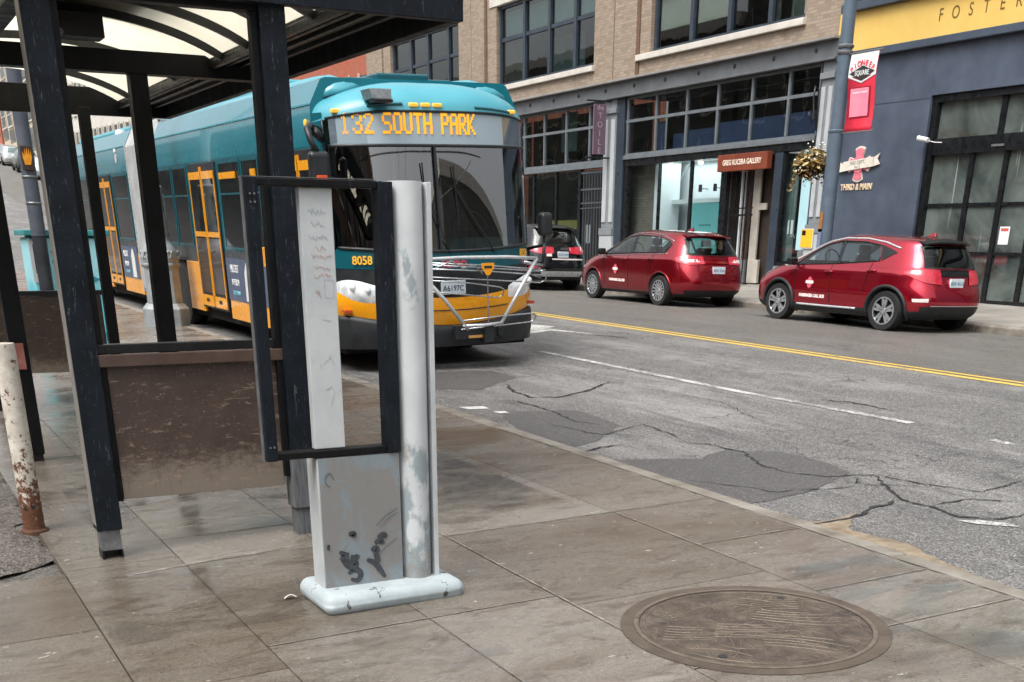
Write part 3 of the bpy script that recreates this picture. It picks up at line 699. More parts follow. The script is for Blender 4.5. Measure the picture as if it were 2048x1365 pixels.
# ---------------------------------------------------------------- turquoise cabinet, grey pole, ornate lamp
def cabinet():
    def fishmat():
        a = NT('turquoise_wave_wrap'); z = a.sep()[2]
        f = a.math('ADD', a.math('MULTIPLY', z, .55), a.math('MULTIPLY', a.noise(1.6, 3, .5, vs=(1, 1, 2.2), dist=1.), .5))
        a.set(col=a.ramp(f, [(.35, '#1f8a99'), (.52, '#4fb9c8'), (.66, '#6cc9d8'), (.8, '#5fc0cf'), (1., '#a5dfe8')]), rough=.35); return a.m
    x0, x1, y0, y1 = 1.88, 2.72, 15.2, 15.95; zg = gz(2.3, 15.5)
    t = thing('utility_cabinet', 'turquoise street cabinet painted with fish, seen through the bus shelter', 'cabinet', (2.3, 15.55, zg))
    ox, oy, oz = t.location
    b = MB(); b.box(x0-ox, x1-ox, y0-oy, y1-oy, .03, 1.42); b.build('body', fishmat(), t, bevel=.02)
    b = MB(); b.box(x0-.05-ox, x1+.05-ox, y0-.05-oy, y1+.05-oy, 1.44, 1.50); b.box(x0+.05-ox, x1-.05-ox, y0+.05-oy, y1-.05-oy, 1.421, 1.439)
    b.build('lid', mat('teal_lid', '#2f7f84', '#4a9a9c', 3, .4), t, bevel=.012)
    b = MB(); b.box(x0-.004-ox, x0+.10-ox, y0-.006-oy, y0-.001-oy, .95, 1.40); b.build('side_strip', mat('pale_grey_strip', '#c3c9cb', rough=.5), t)
    b = MB(); b.box(x0+.035-ox, x0+.065-ox, y0-.012-oy, y0-.007-oy, 1.05, 1.35); b.build('slot', M['blackp'], t)
    fm = mat('fish_dark_teal', '#2b7f8e', '#3d97a4', 6, .4)
    def fish(cx, cz, s, fl=1):
        P = [(-1, 0), (-.6, .26), (-.1, .34), (.4, .2), (.7, .05), (1.1, .34), (1.0, 0), (1.1, -.34), (.7, -.05), (.4, -.2), (-.1, -.32), (-.6, -.24)]
        b = MB(); b.prism([(cx+fl*u*s, cz+v*s) for u, v in P], lambda u, v, d: (u-ox, d-oy, v), y0-.0045, y0-.001); b.build('fish', fm, t)
    fish(2.32, 1.22, .2, -1); fish(2.28, .72, .24); fish(2.52, .35, .16, -1); fish(2.50, .98, .13)
cabinet()
def greypole():
    x, y = 1.985, 15.08; zg = gz(x, y)
    t = thing('street_pole', 'dark grey steel street pole with orange hand sign and clamp bands beside the turquoise cabinet', 'pole', (x, y, zg))
    pm = mat('grey_blue_pole', '#4b505b', '#5d626c', 3, .45)
    b = MB(); b.cyl((0, 0, -.02), (0, 0, 1.45), .078, .076, 24); b.build('shaft_base', mat('pole_foot', '#24272c', '#34383e', 6, .5), t, smooth=40)
    b = MB(); b.cyl((0, 0, 1.45), (0, 0, 9), .080, .07, 24); b.build('shaft', pm, t, smooth=40)
    for z in (1.78, 2.04):
        b = MB(); b.lathe([(.083, z-.012), (.086, z), (.083, z+.012)], n=24); b.build('clamp_band', M['galv'], t, smooth=True)
    om = emis('orange_hand', '#f0a32a', .5) if False else mat('orange_sign', '#f2a628', '#e08a1c', 20, .5)
    b = MB(); b.box(-.07, .05, -.10, -.083, 2.10, 2.34); b.build('sign_box', mat('sign_box_dark', '#3a2f26', rough=.5), t, bevel=.006)
    P = [(-.045, .02), (-.03, -.05), (.03, -.05), (.05, .02), (.045, .09), (.03, .03), (.027, .11), (.012, .04), (.007, .12), (-.008, .04), (-.015, .11), (-.025, .03), (-.04, .08)]
    b = MB(); b.prism([(u-.01, v+2.205) for u, v in P], lambda u, v, d: (u, d, v), -.1045, -.101); b.build('hand', om, t)
greypole()
def lamp():
    x, y = 4.45, 20.3; zg = gz(x, y); t = thing('street_lamp', 'pale grey cast iron lamp standard with ornate octagonal base beside the bus', 'street lamp', (x, y, zg))
    lm = mat('silver_cast_paint', '#9aa0a1', '#7a8183', 6, .55, .1, bump=.3, bscale=30)
    b = MB(); b.lathe([(.37, -.02), (.37, .26), (.33, .30), (.30, .34)], n=8, ang=R(22.5)); b.build('plinth', lm, t, bevel=.012)
    b = MB(); b.lathe([(.285, .34), (.27, .85), (.31, .90), (.31, .93)], n=8, ang=R(22.5)); b.build('pedestal', lm, t, bevel=.01)
    b = MB(); b.lathe([(.28, .93), (.295, 1.0), (.285, 1.10), (.22, 1.20), (.17, 1.28), (.18, 1.33), (.18, 1.37)], n=24); b.build('collar', lm, t, smooth=50)
    b = MB()
    for k in range(8):
        a = k*math.pi/4+.39
        for q in range(2):
            p = [(math.cos(a+s*.17)*(.30-.02*abs(s)), math.sin(a+s*.17)*(.30-.02*abs(s)), 1.0+.055*math.sin(s*2.6+q*3.1)+.05) for s in [i/6-1 for i in range(13)]]
            b.tube(p, .014, 5)
    b.build('scrollwork', lm, t, smooth=True)
    b = MB(); b.lathe([(.17, 1.37), (.15, 1.5), (.16, 1.56), (.12, 1.68), (.125, 1.9), (.14, 1.98), (.14, 2.02), (.10, 2.05)], n=24); b.build('neck', lm, t, smooth=50)
    b = MB()
    for k in range(6):
        a = k*math.pi/3; b.tube([(math.cos(a)*(.165-.02*s), math.sin(a)*(.165-.02*s), 1.42+.5*s) for s in [i/8 for i in range(9)]], .016, 5)
    b.build('leaf_ornament', lm, t, smooth=True)
    b = MB(); b.cyl((0, 0, 2.05), (0, 0, 6.5), .082, .065, 20); b.lathe([(.083, 3.05), (.09, 3.07), (.083, 3.09)], n=20); b.build('shaft', mat('white_lamp_shaft', '#c6cccd', '#b2b9ba', 4, .45), t, smooth=50)
lamp()

# ---------------------------------------------------------------- articulated bus
M['teal'] = mat('bus_teal_paint', '#0d6f7d', '#0c6875', 2, .25, coat=.45, rvar=.05)
M['teald'] = mat('bus_teal_dark', '#08505b', '#0a5661', 2, .3, coat=.4, rvar=.05)
M['teallit'] = mat('bus_teal_lit_top', '#4c9aa8', '#4593a1', 2, .38, coat=.2, rvar=.08)  # same teal made paler: light from above is put into the colour
M['yel'] = mat('bus_yellow_paint', '#ec9e10', '#e3960c', 2, .28, coat=.5, rvar=.05)
M['bblk'] = mat('bus_black_plastic', '#1b1e21', '#24272b', 5, .45)
M['bump'] = mat('bus_bumper_rubber', '#17191c', '#212428', 4, .55)
M['bgrey'] = mat('bus_grey_band', '#3f4344', '#4a4e4f', 4, .45)
M['tyre'] = mat('tyre_rubber', '#141414', '#202020', 20, .8)
M['chrome'] = mat('brushed_metal', '#c4c7c9', '#a9adb0', 12, .28, .9)
M['silver'] = mat('silver_paint', '#c9cccd', '#b9bcbe', 8, .35, .4)
M['dark'] = mat('dark_void', '#08090a', '#0c0d0e', 5, .9)
M['amber'] = emis('amber_lamp', '#f2b13c', .25)
M['lightlens'] = mat('headlamp_lens', '#f2f4f5', '#b9c1c5', 9, .08, .05, coat=1, lo=.4, hi=.65)
M['redlens'] = mat('red_lens', '#a3162a', '#c22b3d', 14, .15, coat=1)
M['plate'] = mat('licence_plate_white', '#cfd8dc', '#bccbd4', 10, .4)
M['ink'] = mat('dark_blue_ink', '#26344f', rough=.5)
M['wtext'] = mat('white_lettering', '#dcdcdc', rough=.5)
M['ytext'] = mat('yellow_lettering', '#f2b83a', rough=.45)
def busglass(name, base, ior=1.9):
    a = NT(name); a.set(col=base, rough=.03, ior=ior, spec=.5)
    nz = a.noise(.9, 3); a.bump(nz, .05, .03); return a.m
M['wsglass'] = glass('windscreen_glass', (.55, .68, .66), 1., 2.7, 0.006)
M['sideglass'] = busglass('bus_side_glass', '#191c1d', 1.6)
M['signglass'] = busglass('destination_glass', '#8c9ca4', 1.9)  # base lightened to hold the sky's reflection in the sign glass
LED = {'1': ['00100', '01100', '00100', '00100', '00100', '00100', '01110'], '3': ['01110', '10001', '00001', '00110', '00001', '10001', '01110'],
       '2': ['01110', '10001', '00001', '00010', '00100', '01000', '11111'], 'S': ['01111', '10000', '10000', '01110', '00001', '00001', '11110'],
       'O': ['01110', '10001', '10001', '10001', '10001', '10001', '01110'], 'U': ['10001', '10001', '10001', '10001', '10001', '10001', '01110'],
       'T': ['11111', '00100', '00100', '00100', '00100', '00100', '00100'], 'H': ['10001', '10001', '10001', '11111', '10001', '10001', '10001'],
       'P': ['11110', '10001', '10001', '11110', '10000', '10000', '10000'], 'A': ['01110', '10001', '10001', '11111', '10001', '10001', '10001'],
       'R': ['11110', '10001', '10001', '11110', '10100', '10010', '10001'], 'K': ['10001', '10010', '10100', '11000', '10100', '10010', '10001']}
BX, BY = 6.25, 13.2
PLAN = [(1.3*u, .8*(1-(1-u**2.6)**(1/2.6))) for u in [math.sin(math.pi/2*i/30)**.9 for i in range(31)]]
def plan_y(x):
    x = abs(x)
    for (a, ya), (b_, yb) in zip(PLAN, PLAN[1:]):
        if x <= b_: return ya+(yb-ya)*(x-a)/(b_-a)
    return .8
def bus():
    t = thing('articulated_bus', 'long teal and yellow articulated bus at the kerb with an amber route sign', 'bus', (BX, BY, zr(BX, BY)), (math.atan(g), -math.atan(c), 0))
    XS = []
    for i in range(len(PLAN)-1):
        XS.append(PLAN[i])
    XS.append(PLAN[-1])
    full = [(-x, y) for x, y in reversed(XS)]+XS[1:]
    def fl(z): return .10*max(0, z-1.25)          # lean of the face
    def band(zlo, zhi, off=0., n=6, rngx=None, lean=True):
        pts = [p for p in full if rngx is None or rngx[0] <= p[0] <= rngx[1]]
        b = MB(); rings = []
        for j in range(n+1):
            ring = []
            for x, y in pts:
                z = zlo(x)+(zhi(x)-zlo(x))*j/n; o = off(x, j/n) if callable(off) else off
                k = 1+o*.8*abs(x)/1.3
                ring.append((x*k, y-o*(1-.6*abs(x)/1.3)+(fl(z) if lean else 0), z))
            rings.append(ring)
        return b.loft(rings, closed=False)
    K = lambda v: (lambda x: v)
    # bumper with its ledge
    btop = lambda x: .50+.13*min(1, (abs(x)/1.15)**1.6)
    b = MB(); rings = []
    for o, zf in ((-.03, lambda x: .255), (.055, lambda x: .27), (.085, lambda x: .40), (.085, lambda x: btop(x)-.05), (.07, lambda x: btop(x)-.012), (.03, btop), (-.05, lambda x: btop(x)+.012)):
        rings.append([(x*(1+o*.35), y-o*(1-.5*abs(x)/1.3), zf(x)) for x, y in full])
    b.loft(rings, closed=False); b.build('bumper', M['bump'], t, smooth=60)
    ytop = lambda x: .80+.08*min(1, (abs(x)/.9)**2)
    band(lambda x: btop(x)-.01, ytop, lambda x, s: .012+.03*math.sin(s*2.6)).build('front_skirt', M['yel'], t, smooth=50)
    band(ytop, lambda x: 1.09+.045*min(1, abs(x)/1.2), lambda x, s: .012-.01*s).build('grille_band', M['bblk'], t, smooth=50)
    ttop = lambda x: 1.285+.05*(abs(x)/1.2)**2
    band(lambda x: 1.088+.045*min(1, abs(x)/1.2), ttop, .006).build('front_panel', M['teald'], t, smooth=50)
    b = MB()
    for x0, x1, z0 in ((-.75, .75, .655),): 
        b.tube([(x0+(x1-x0)*i/20, plan_y(x0+(x1-x0)*i/20)-.045, z0-.03*math.sin(math.pi*i/20)+.04) for i in range(21)], .006, 5)
    b.build('seam', M['bblk'], t)
    # windscreen
    gx = (-1.24, 1.24)
    ws = band(lambda x: ttop(x)+.02, K(2.355), .004, 10, gx).build('windscreen', M['wsglass'], t, smooth=60)
    b = MB(); pb = [(x, y) for x, y in full if gx[0] <= x <= gx[1]]
    b.tube([(x, y-.012+fl(ttop(x)), ttop(x)+.012) for x, y in pb], .017, 6); b.tube([(x, y-.012+fl(2.37), 2.37) for x, y in pb], .016, 6)
    for s in (-1, 1): b.tube([(s*1.245, plan_y(1.245)-.008+fl(z), z) for z in [1.33+.1*i for i in range(14)]], .015, 6)
    b.build('gasket', M['bblk'], ws, smooth=True)
    b = MB(); b.box(-.142, -.122, -.02+fl(1.8), .0, 1.30, 2.36); b.v = [(x, y+fl(z)-fl(1.8), z) for x, y, z in b.v]; b.build('divider', M['bblk'], ws)
    for s in (-1, 1): band(lambda x: 1.30, lambda x: 2.70, .0, 8, (1.235, 1.31) if s > 0 else (-1.31, -1.235)).build('corner_pillar', M['bblk'] if s > 0 else M['teald'], t, smooth=50)
    # destination sign
    sg = band(K(2.385), lambda x: 2.70-.06*(abs(x)/1.2)**4, .004, 6, (-1.22, 1.22)).build('destination_window', M['signglass'], t, smooth=60)
    b = MB(); b.tube([(x, y-.01+fl(2.7), 2.702-.06*(abs(x)/1.2)**4) for x, y in pb], .014, 6); b.build('gasket', M['bblk'], sg)
    for x0, x1 in ((-1.22, -1.14), (.80, 1.22)): band(K(2.395), lambda x: 2.69-.06*(abs(x)/1.2)**4, .0065, 4, (x0, x1)).build('sign_cheek', busglass('sign_cheek_glass', '#5d6770', 1.9), sg, smooth=60)
    led = emis('amber_led', '#f0a828', .36)
    def word(s, x0, x1, z0=2.482, z1=2.69):
        n = len(s); cw = (x1-x0)/(n*6-1); ch = (z1-z0)/7
        for i, chx in enumerate(s):
            b = MB()
            for r_, row in enumerate(LED[chx]):
                for q, v in enumerate(row):
                    if v == '1':
                        xa = x0+(i*6+q)*cw; za = z1-(r_+1)*ch; y = plan_y(xa)+fl(za)
                        b.box(xa-.004, xa+cw*1.22, y-.0125, y-.0085, za, za+ch*.95)
            b.build('route_lettering', led, sg)
    def word_(*a): word(*a)
    word_('132', -1.11, -.79); word_('SOUTH', -.695, -.13); word_('PARK', -.015, .405)
    # roof cap above the sign
    b = MB(); rings = []
    for q in range(9):
        a = q/8; z = 2.69+.33*math.sin(a*math.pi/2); inn = .62*(1-math.cos(a*math.pi/2)); ring = []
        for x, y in full:
            zz = z-(.06+.10*a)*(abs(x)/1.2)**3; ring.append((x*(1-.16*(1-math.cos(a*math.pi/2))), y+fl(2.7)-.012+inn*(1-.3*abs(x)/1.3), zz))
        rings.append(ring)
    rings.append([(x*.84, 1.6, r_[2]+.005) for (x, y), r_ in zip(full, rings[-1])])
    b.loft(rings, closed=False); cap = b.build('roof_cap', M['teallit'], t, smooth=50)
    for x0, x1, zz in ((-.84, -.46, 2.775), (.42, .93, 2.755)):
        b = MB(); b.tube([(x0+(x1-x0)*i/8, plan_y(x0+(x1-x0)*i/8)+.0+fl(2.7), zz-.04*(abs(x0+(x1-x0)*i/8)/1.0)**3) for i in range(9)], .014, 6); b.build('drip_slot', M['teald'], cap)
    for x in (-1.13, -.33, -.19, -.05, .96):
        y = plan_y(x)+fl(2.75)-.005; b = MB(); b.box(x-.055, x+.055, y-.02, y+.04, 2.745-.04*abs(x)**3, 2.785-.04*abs(x)**3)
        b.build('marker_lamp', M['amber'], cap, bevel=.012)
    b = MB(); b.cyl((-1.31, .95, 2.62), (-1.325, .95, 2.62), .035, .03, 14); b.build('marker_lamp', M['amber'], t)
    b = MB(); b.hexa([(-.86, .02, 2.80), (-.64, .02, 2.80), (-.64, .28, 2.80), (-.86, .28, 2.80)], [(-.88, .05, 2.90), (-.63, .05, 2.90), (-.63, .33, 2.90), (-.88, .33, 2.90)])
    snr = b.build('sensor_box', M['galv'], cap, bevel=.006)
    b = MB(); b.box(-.85, -.63, .0, .15, 2.77, 2.80); b.build('sensor_lens', M['blackp'], snr, bevel=.01)
    # side shells of both sections
    def section(nm, y0, y1, front):
        side = MB()
        for s in (-1, 1): side.box(s*1.30, s*1.27, y0, y1, 1.205, 2.386)
        side.build('side_wall', M['teald'], t)
        u = MB(); ring = []
        prof = [(-1.30, 2.386), (-1.302, 2.78), (-1.285, 2.815), (-1.16, 3.03), (-1.10, 3.055), (1.10, 3.055), (1.16, 3.03), (1.285, 2.815), (1.302, 2.78), (1.30, 2.386)]
        u.prism(prof, lambda a, b_, d: (a, d, b_), y0, y1); u.build('upper_panel', M['teal'], t, smooth=30)
        rail = MB()
        rail.box(-1.312, -1.303, y0+.01, y1-.01, 2.785, 2.80); rail.build('gutter_rail', M['teallit'], t)
        low = MB(); low.box(-1.298, 1.298, y0, y1, 1.015, 1.204); low.build('belt_band', M['bgrey'], t)
        return
    section('front', .80, 8.72, True); section('rear', 11.0, 18.2, False)
    def skirt(y0, y1, name='side_skirt'):
        b = MB(); b.box(-1.305, -1.25, y0, y1, .29, 1.012); b.box(1.25, 1.305, y0, y1, .29, 1.012); return b.build(name, M['yel'], t, bevel=.01)
    skirt(.62, .78); skirt(2.72, 4.93); skirt(6.5, 7.35); skirt(8.45, 8.72); skirt(11.02, 12.68); skirt(14.0, 15.4); skirt(16.5, 18.2)
    b = MB(); b.box(-1.2, 1.2, .45, 8.6, .20, 1.0); b.box(-1.2, 1.2, 11.05, 18.1, .20, 1.0); b.build('underframe', M['dark'], t)
    b = MB()
    for yc in (2.15, 7.9, 15.95):
        for k in range(13):
            pass
        b.prism([(yc+.60*math.cos(math.pi*i/12), .42+.62*math.sin(math.pi*i/12)) for i in range(13)]+[(yc-.60, .28), (yc+.60, .28)], lambda a, b_, d: (d, a, b_), -1.262, 1.262)
        b.build('wheel_well', M['dark'], t); b = MB()
    for yc in (2.15, 7.9, 15.95):                                     # wheels
        for s in (-1, 1):
            b = MB(); b.lathe([(.30, s*.98), (.46, s*.99), (.49, s*1.03), (.49, s*1.22), (.46, s*1.272), (.30, s*1.268)], (0, yc, .48), 32, 'x')
            wv = b.build('wheel', M['tyre'], t, smooth=40)
            b = MB(); b.lathe([(.295, s*1.262), (.27, s*1.22), (.12, s*1.20), (.10, s*1.26), (.001, s*1.265)], (0, yc, .48), 24, 'x'); b.build('rim', M['silver'], wv, smooth=40)
        b = MB(); b.box(-1.3022, -1.299, yc-.62, yc+.62, 1.012, 1.06); b.build('wheel_arch_trim', M['bblk'], t)
    # windows
    def win(y0, y1, z0=1.27, z1=2.32):
        for s in (-1, 1):
            b = MB(); b.box(s*1.301, s*1.309, y0, y1, z0, z1); o = b.build('window', M['sideglass'], t, bevel=.004)
            f = MB(); X0, X1 = s*1.3012, s*1.316; w_ = .03
            f.box(X0, X1, y0-w_, y0-.001, z0-w_, z1+w_); f.box(X0, X1, y1+.001, y1+w_, z0-w_, z1+w_); f.box(X0, X1, y0, y1, z1+.001, z1+w_); f.box(X0, X1, y0, y1, z0-w_, z0-.001)
            f.box(X0, s*1.314, y0, y1, 1.93, 1.955)
            f.build('window_frame', M['teald'], o)
    for y0, y1 in ((1.85, 2.72), (2.95, 3.65), (3.80, 4.80), (6.70, 7.55), (7.70, 8.55), (11.15, 12.5), (14.15, 15.1), (15.25, 16.2), (16.35, 17.3)): win(y0, y1)
    # doors on the kerb side
    def door(y0, y1):
        b = MB(); b.box(-1.322, -1.303, y0, y1, .37, 2.36); o = b.build('door', M['bblk'], t, bevel=.004)
        ym = (y0+y1)/2; X0, X1 = -1.333, -1.3225
        for a, b_ in ((y0+.07, ym-.055), (ym+.055, y1-.07)):
            q = MB(); q.box(-1.329, -1.323, a+.02, b_-.02, 1.46, 2.20); q.build('door_glass', M['sideglass'], o)
            q = MB(); q.box(-1.329, -1.323, a+.02, b_-.02, .60, 1.36); q.build('door_glass', busglass('door_glass_lower', '#4a4341', 1.5), o)
        q = MB()
        for a in (y0+.045, ym-.05, ym+.02, y1-.075): q.box(X0, X1, a, a+.03, .56, 2.22)
        q.box(X0-.002, X1, y0+.045, ym-.02, 2.15, 2.25); q.box(X0-.002, X1, ym+.02, y1-.045, 2.15, 2.25)
        q.box(X0-.004, X1, ym-.05, ym-.02, 2.22, 2.31); q.box(X0-.004, X1, ym+.02, ym+.05, 2.22, 2.31)
        q.box(X0-.004, X1, y0+.075, ym-.052, 1.38, 1.45); q.box(X0-.004, X1, ym+.052, y1-.075, 1.38, 1.45)
        q.build('yellow_grab_trim', M['yel'], o)
        for a, b_ in ((y0+.05, ym-.03), (ym+.03, y1-.05)):
            q = MB(); q.box(X0, X1, a, b_, .40, .555); k = q.build('kick_panel', M['yel'], o); q = MB(); q.box(X0-.004, X0-.001, (a+b_)/2-.08, (a+b_)/2+.08, .46, .51); q.build('slot', M['bblk'], k)
    door(.82, 1.78); door(5.0, 6.5); door(12.72, 14.0)
    b = MB(); b.box(-1.335, -1.318, 3.95, 4.75, 2.13, 2.21); b.box(-1.335, -1.318, 3.02, 3.22, 2.05, 2.22); b.build('yellow_sign_strip', M['yel'], t)
    # side advertisements
    adm = mat('ad_slate_blue', '#525d73', '#4a556b', 3, .4)
    for y0, y1 in ((2.98, 4.93), (11.12, 12.62)):
        b = MB(); b.box(-1.315, -1.306, y0, y1, .56, 1.12); o = b.build('advertisement', adm, t)
        F = frame((-1.3165, y1-.42, .98), (0, -1, 0), (0, 0, 1))
        text('HILLCREST', .15, F, M['wtext'], o, sx=.62); text('IN PERSON', .12, frame((-1.3165, y1-.42, .80), (0, -1, 0), (0, 0, 1)), M['wtext'], o, sx=.62)
        text('TICKETS NOW', .08, frame((-1.3165, y1-.42, .66), (0, -1, 0), (0, 0, 1)), mat('pale_teal_ink', '#7fc3cf', rough=.5), o, sx=.7)
        b = MB(); P = [(y1-1.22, .58), (y1-1.22, .95), (y1-1.12, 1.08), (y1-1.02, 1.08), (y1-.92, .95), (y1-.9, .58)]
        b.prism(P, lambda a, b_, d: (d, a, b_), -1.3175, -1.3155); b.build('pale_figure', mat('ad_white', '#cfd3d2', rough=.5), o)
    # roof details
    b = MB()
    for s in (-1, 1):
        rings = []
        for y, h in ((.75, .0), (.95, .07), (1.25, .12), (1.7, .14), (4, .14), (8.6, .14)):
            rings.append([(s*1.14, y, 2.86), (s*1.10, y, 2.93+h*.55), (s*1.0, y, 2.98+h*.95), (s*.88, y, 3.0+h), (s*.78, y, 3.0+h*.55), (s*.68, y, 2.97)])
        b.loft(rings, True)
    b.build('roof_fairing', M['teallit'], t, smooth=35)
    b = MB(); b.box(-.70, -.35, 1.2, 2.2, 3.0, 3.10); b.box(-.34, .32, 1.15, 2.6, 3.0, 3.15); b.box(.33, .66, 1.25, 2.4, 3.0, 3.11); b.build('roof_equipment', M['teald'], t, bevel=.02)
    b = MB(); b.box(-.9, .9, 2.8, 8.4, 3.056, 3.20); b.box(-.9, .9, 11.6, 17.9, 3.056, 3.19); b.build('roof_pod', M['teallit'], t, bevel=.05)
    b = MB(); b.cyl((-1.0, 12.6, 3.05), (-1.0, 12.6, 3.13), .12, .09, 16); b.build('roof_vent', mat('white_vent', '#c5cacb', rough=.5), t, smooth=40)
    # bellows joint
    b = MB(); rings = []; n = 26
    for i in range(n+1):
        y = 8.73+2.26*i/n; o = .035*(i % 2)
        rings.append([(-1.27-o, y, .42), (-1.27-o, y, 2.75+o), (-1.10-o*.5, y, 3.08+o), (1.10+o*.5, y, 3.08+o), (1.27+o, y, 2.75+o), (1.27+o, y, .42)])
    b.loft(rings, True); b.build('bellows', mat('bellows_grey', '#a5a7a7', '#8c8e8f', 3, .5), t)
    b = MB()
    for i in (0, 1):
        y = (8.735, 10.9)[i]; b.box(-1.315, -1.29, y, y+.09, .36, 2.80); b.box(-1.16, 1.16, y, y+.09, 3.085, 3.14)
    b.build('bellows_hoop', M['silver'], t)
    # logos and small lamps
    for y, z, c1 in ((1.9, 2.66, '#c23a55'), (11.9, 2.62, '#c8b9bd'), (14.2, 2.60, '#d0a3a8')):
        b = MB(); b.cyl((-1.304, y, z), (-1.309, y, z), .085, n=20); o = b.build('round_logo', mat('logo_ring', c1, rough=.4), t)
        b = MB(); b.box(-1.310, -1.305, y-.10, y+.10, z+.10, z+.17); b.build('logo_bar', M['wtext'], o)
    b = MB(); b.box(-1.32, -1.304, 2.9, 3.05, 1.06, 1.30); b.build('yellow_side_lamp', M['yel'], t, bevel=.01)
    # front fittings
    for s in (-1, 1):
        b = MB(); rings = []
        for j in range(9):
            v = j/8; ring = []
            for i in range(17):
                u = i/16; x = .76+.52*u; zc = .835+.085*u; hh = (.055+.085*u**.7)*(1-max(0, (u-.55)/.45)**2.2)**.5+.004
                z = zc+hh*(v*2-1); o = .028+.03*math.sin(math.pi*v)*math.sin(math.pi*u)
                ring.append((s*x*(1+o*.4), plan_y(x)-o+.0, z))
            rings.append(ring)
        b.loft(rings, closed=False); hl = b.build('headlamp', M['lightlens'], t, smooth=True)
        for u, r_ in ((1.13, .045), (.99, .035)):
            b = MB(); y = plan_y(u)-.07; b.lathe([(r_, 0), (r_*.8, .012), (.001, .02)], (0, 0, 0), 16); o = b.build('lamp_bowl', M['lightlens'], hl, smooth=True)
            o.matrix_local = Matrix.Translation((s*u*1.015, y+.005, .935 if u > 1 else .90)) @ Matrix.Rotation(R(90), 4, 'X')
        y = plan_y(1.18)-.05; b = MB(); b.box(s*1.16, s*1.25, y-.03, y+.07, .665, .695); b.build('side_reflector', mat('orange_reflector', '#b8461f', rough=.3), t)
    F = lambda x, z, o=.02: frame((x, plan_y(x)-o, z), (1, (plan_y(x+.05)-plan_y(x-.05))/.1, 0), (0, 0, 1))
    text('8058', .125, F(-1.03, 1.215), M['ytext'], t, 'fleet_number', sx=.95, bold=.003); text('8058', .115, F(1.06, 1.245), M['ytext'], t, 'fleet_number', sx=.82, bold=.003)
    text('METRO', .095, F(.03, 1.155), mat('red_lettering', '#c73a4c', rough=.4), t, 'operator_name', bold=.004)
    b = MB(); b.box(-.16, .16, -.035, -.027, .835, .985); pl = b.build('licence_plate', M['plate'], t, bevel=.004)
    text('A6197C', .085, frame((.0, -.037, .90), (1, 0, 0), (0, 0, 1)), M['ink'], pl, sx=.95)
    b = MB(); b.box(-.19, .28, -.03, -.018, .83, 1.03); b.build('plate_holder', M['bblk'], t)
    # driver's cab seen through the windscreen
    b = MB(); b.box(-1.12, 1.12, .40, .75, 1.02, 1.30); b.hexa([(.2, .45, 1.30), (1.1, .45, 1.30), (1.1, .8, 1.30), (.2, .8, 1.30)], [(.3, .55, 1.42), (1.0, .55, 1.42), (1.0, .8, 1.42), (.3, .8, 1.42)]); b.build('dashboard', mat('dash_teal_grey', '#2c3d3c', '#24302f', 4, .6), t, bevel=.02)
    b = MB(); b.tube([(.65+.23*math.cos(a*math.pi/12), .80+.09*math.sin(a*math.pi/12), 1.50+.21*math.sin(a*math.pi/12)) for a in range(25)], .018, 6); b.tube([(.43, .8, 1.5), (.87, .8, 1.5)], .014, 6); b.build('steering_wheel', M['blackp'], t, smooth=True)
    b = MB(); b.box(.42, .90, 1.35, 1.5, 1.0, 1.95); b.box(.52, .80, 1.36, 1.48, 1.96, 2.2); b.build('driver_seat', mat('seat_grey', '#3b4042', '#303537', 5, .8), t, bevel=.05, seg=3)
    for x, y in ((-.25, 1.0), (.25, 1.1), (-.9, 1.7), (.1, 2.6)): b = MB(); b.cyl((x, y, 1.0), (x, y, 2.38), .018, n=10); b.build('grab_pole', M['yel'], t, smooth=True)
    b = MB(); b.box(-.15, .08, .85, 1.1, 1.0, 1.62); b.build('fare_box', M['galv'], t, bevel=.02)
    b = MB(); b.box(-1.2, 1.2, 5.0, 5.05, 1.0, 2.38); b.build('dim_saloon', M['bgrey'], t)
    # wipers
    for pts in ([(.57, -.02, 1.27), (.48, -.05, 1.40), (.28, -.05, 1.66), (.09, -.03, 1.95)], [(-.02, -.02, 1.27), (-.10, -.05, 1.45), (-.20, -.05, 1.70), (-.29, -.03, 1.98)]):
        pts = [(x, plan_y(x)+y+fl(z), z) for x, y, z in pts]; b = MB(); b.tube(pts, .008, 6); b.tube([(pts[-1][0]-.01, pts[-1][1]+.012, pts[-1][2]+.22), (pts[-1][0]+.03, pts[-1][1]-.02, pts[-1][2]-.42)], .009, 5); b.build('wiper', M['blackp'], t)
    # mirrors
    b = MB(); b.tube([(-1.28, .62, 2.53), (-1.45, .42, 2.56), (-1.54, .26, 2.52), (-1.52, .22, 2.40), (-1.46, .22, 2.30)], .035, 8); b.tube([(-1.28, .55, 2.45), (-1.40, .40, 2.5)], .05, 8)
    ma = b.build('mirror_arm', M['bblk'], t, smooth=True)
    b = MB(); b.box(-1.56, -1.33, .16, .30, 1.99, 2.31); mh = b.build('mirror', M['bblk'], t, bevel=.05, seg=4)
    b = MB(); b.box(-1.51, -1.39, .135, .158, 2.02, 2.075); b.build('indicator_lamp', mat('orange_red_lamp', '#e2571f', '#c93a1a', 20, .3), mh, bevel=.006)
    b = MB(); b.box(1.33, 1.49, .22, .36, 1.42, 1.68); mr = b.build('mirror', M['bblk'], t, bevel=.045, seg=4)
    b = MB(); b.tube([(1.41, .30, 1.44), (1.41, .32, 1.32), (1.30, .52, 1.28)], .02, 6); b.tube([(1.41, .30, 1.34), (1.41, .34, 1.12), (1.31, .6, 1.1)], .022, 6); b.build('mirror_arm', M['bblk'], t, smooth=True)
    # bicycle rack, folded up
    b = MB(); y = -.24
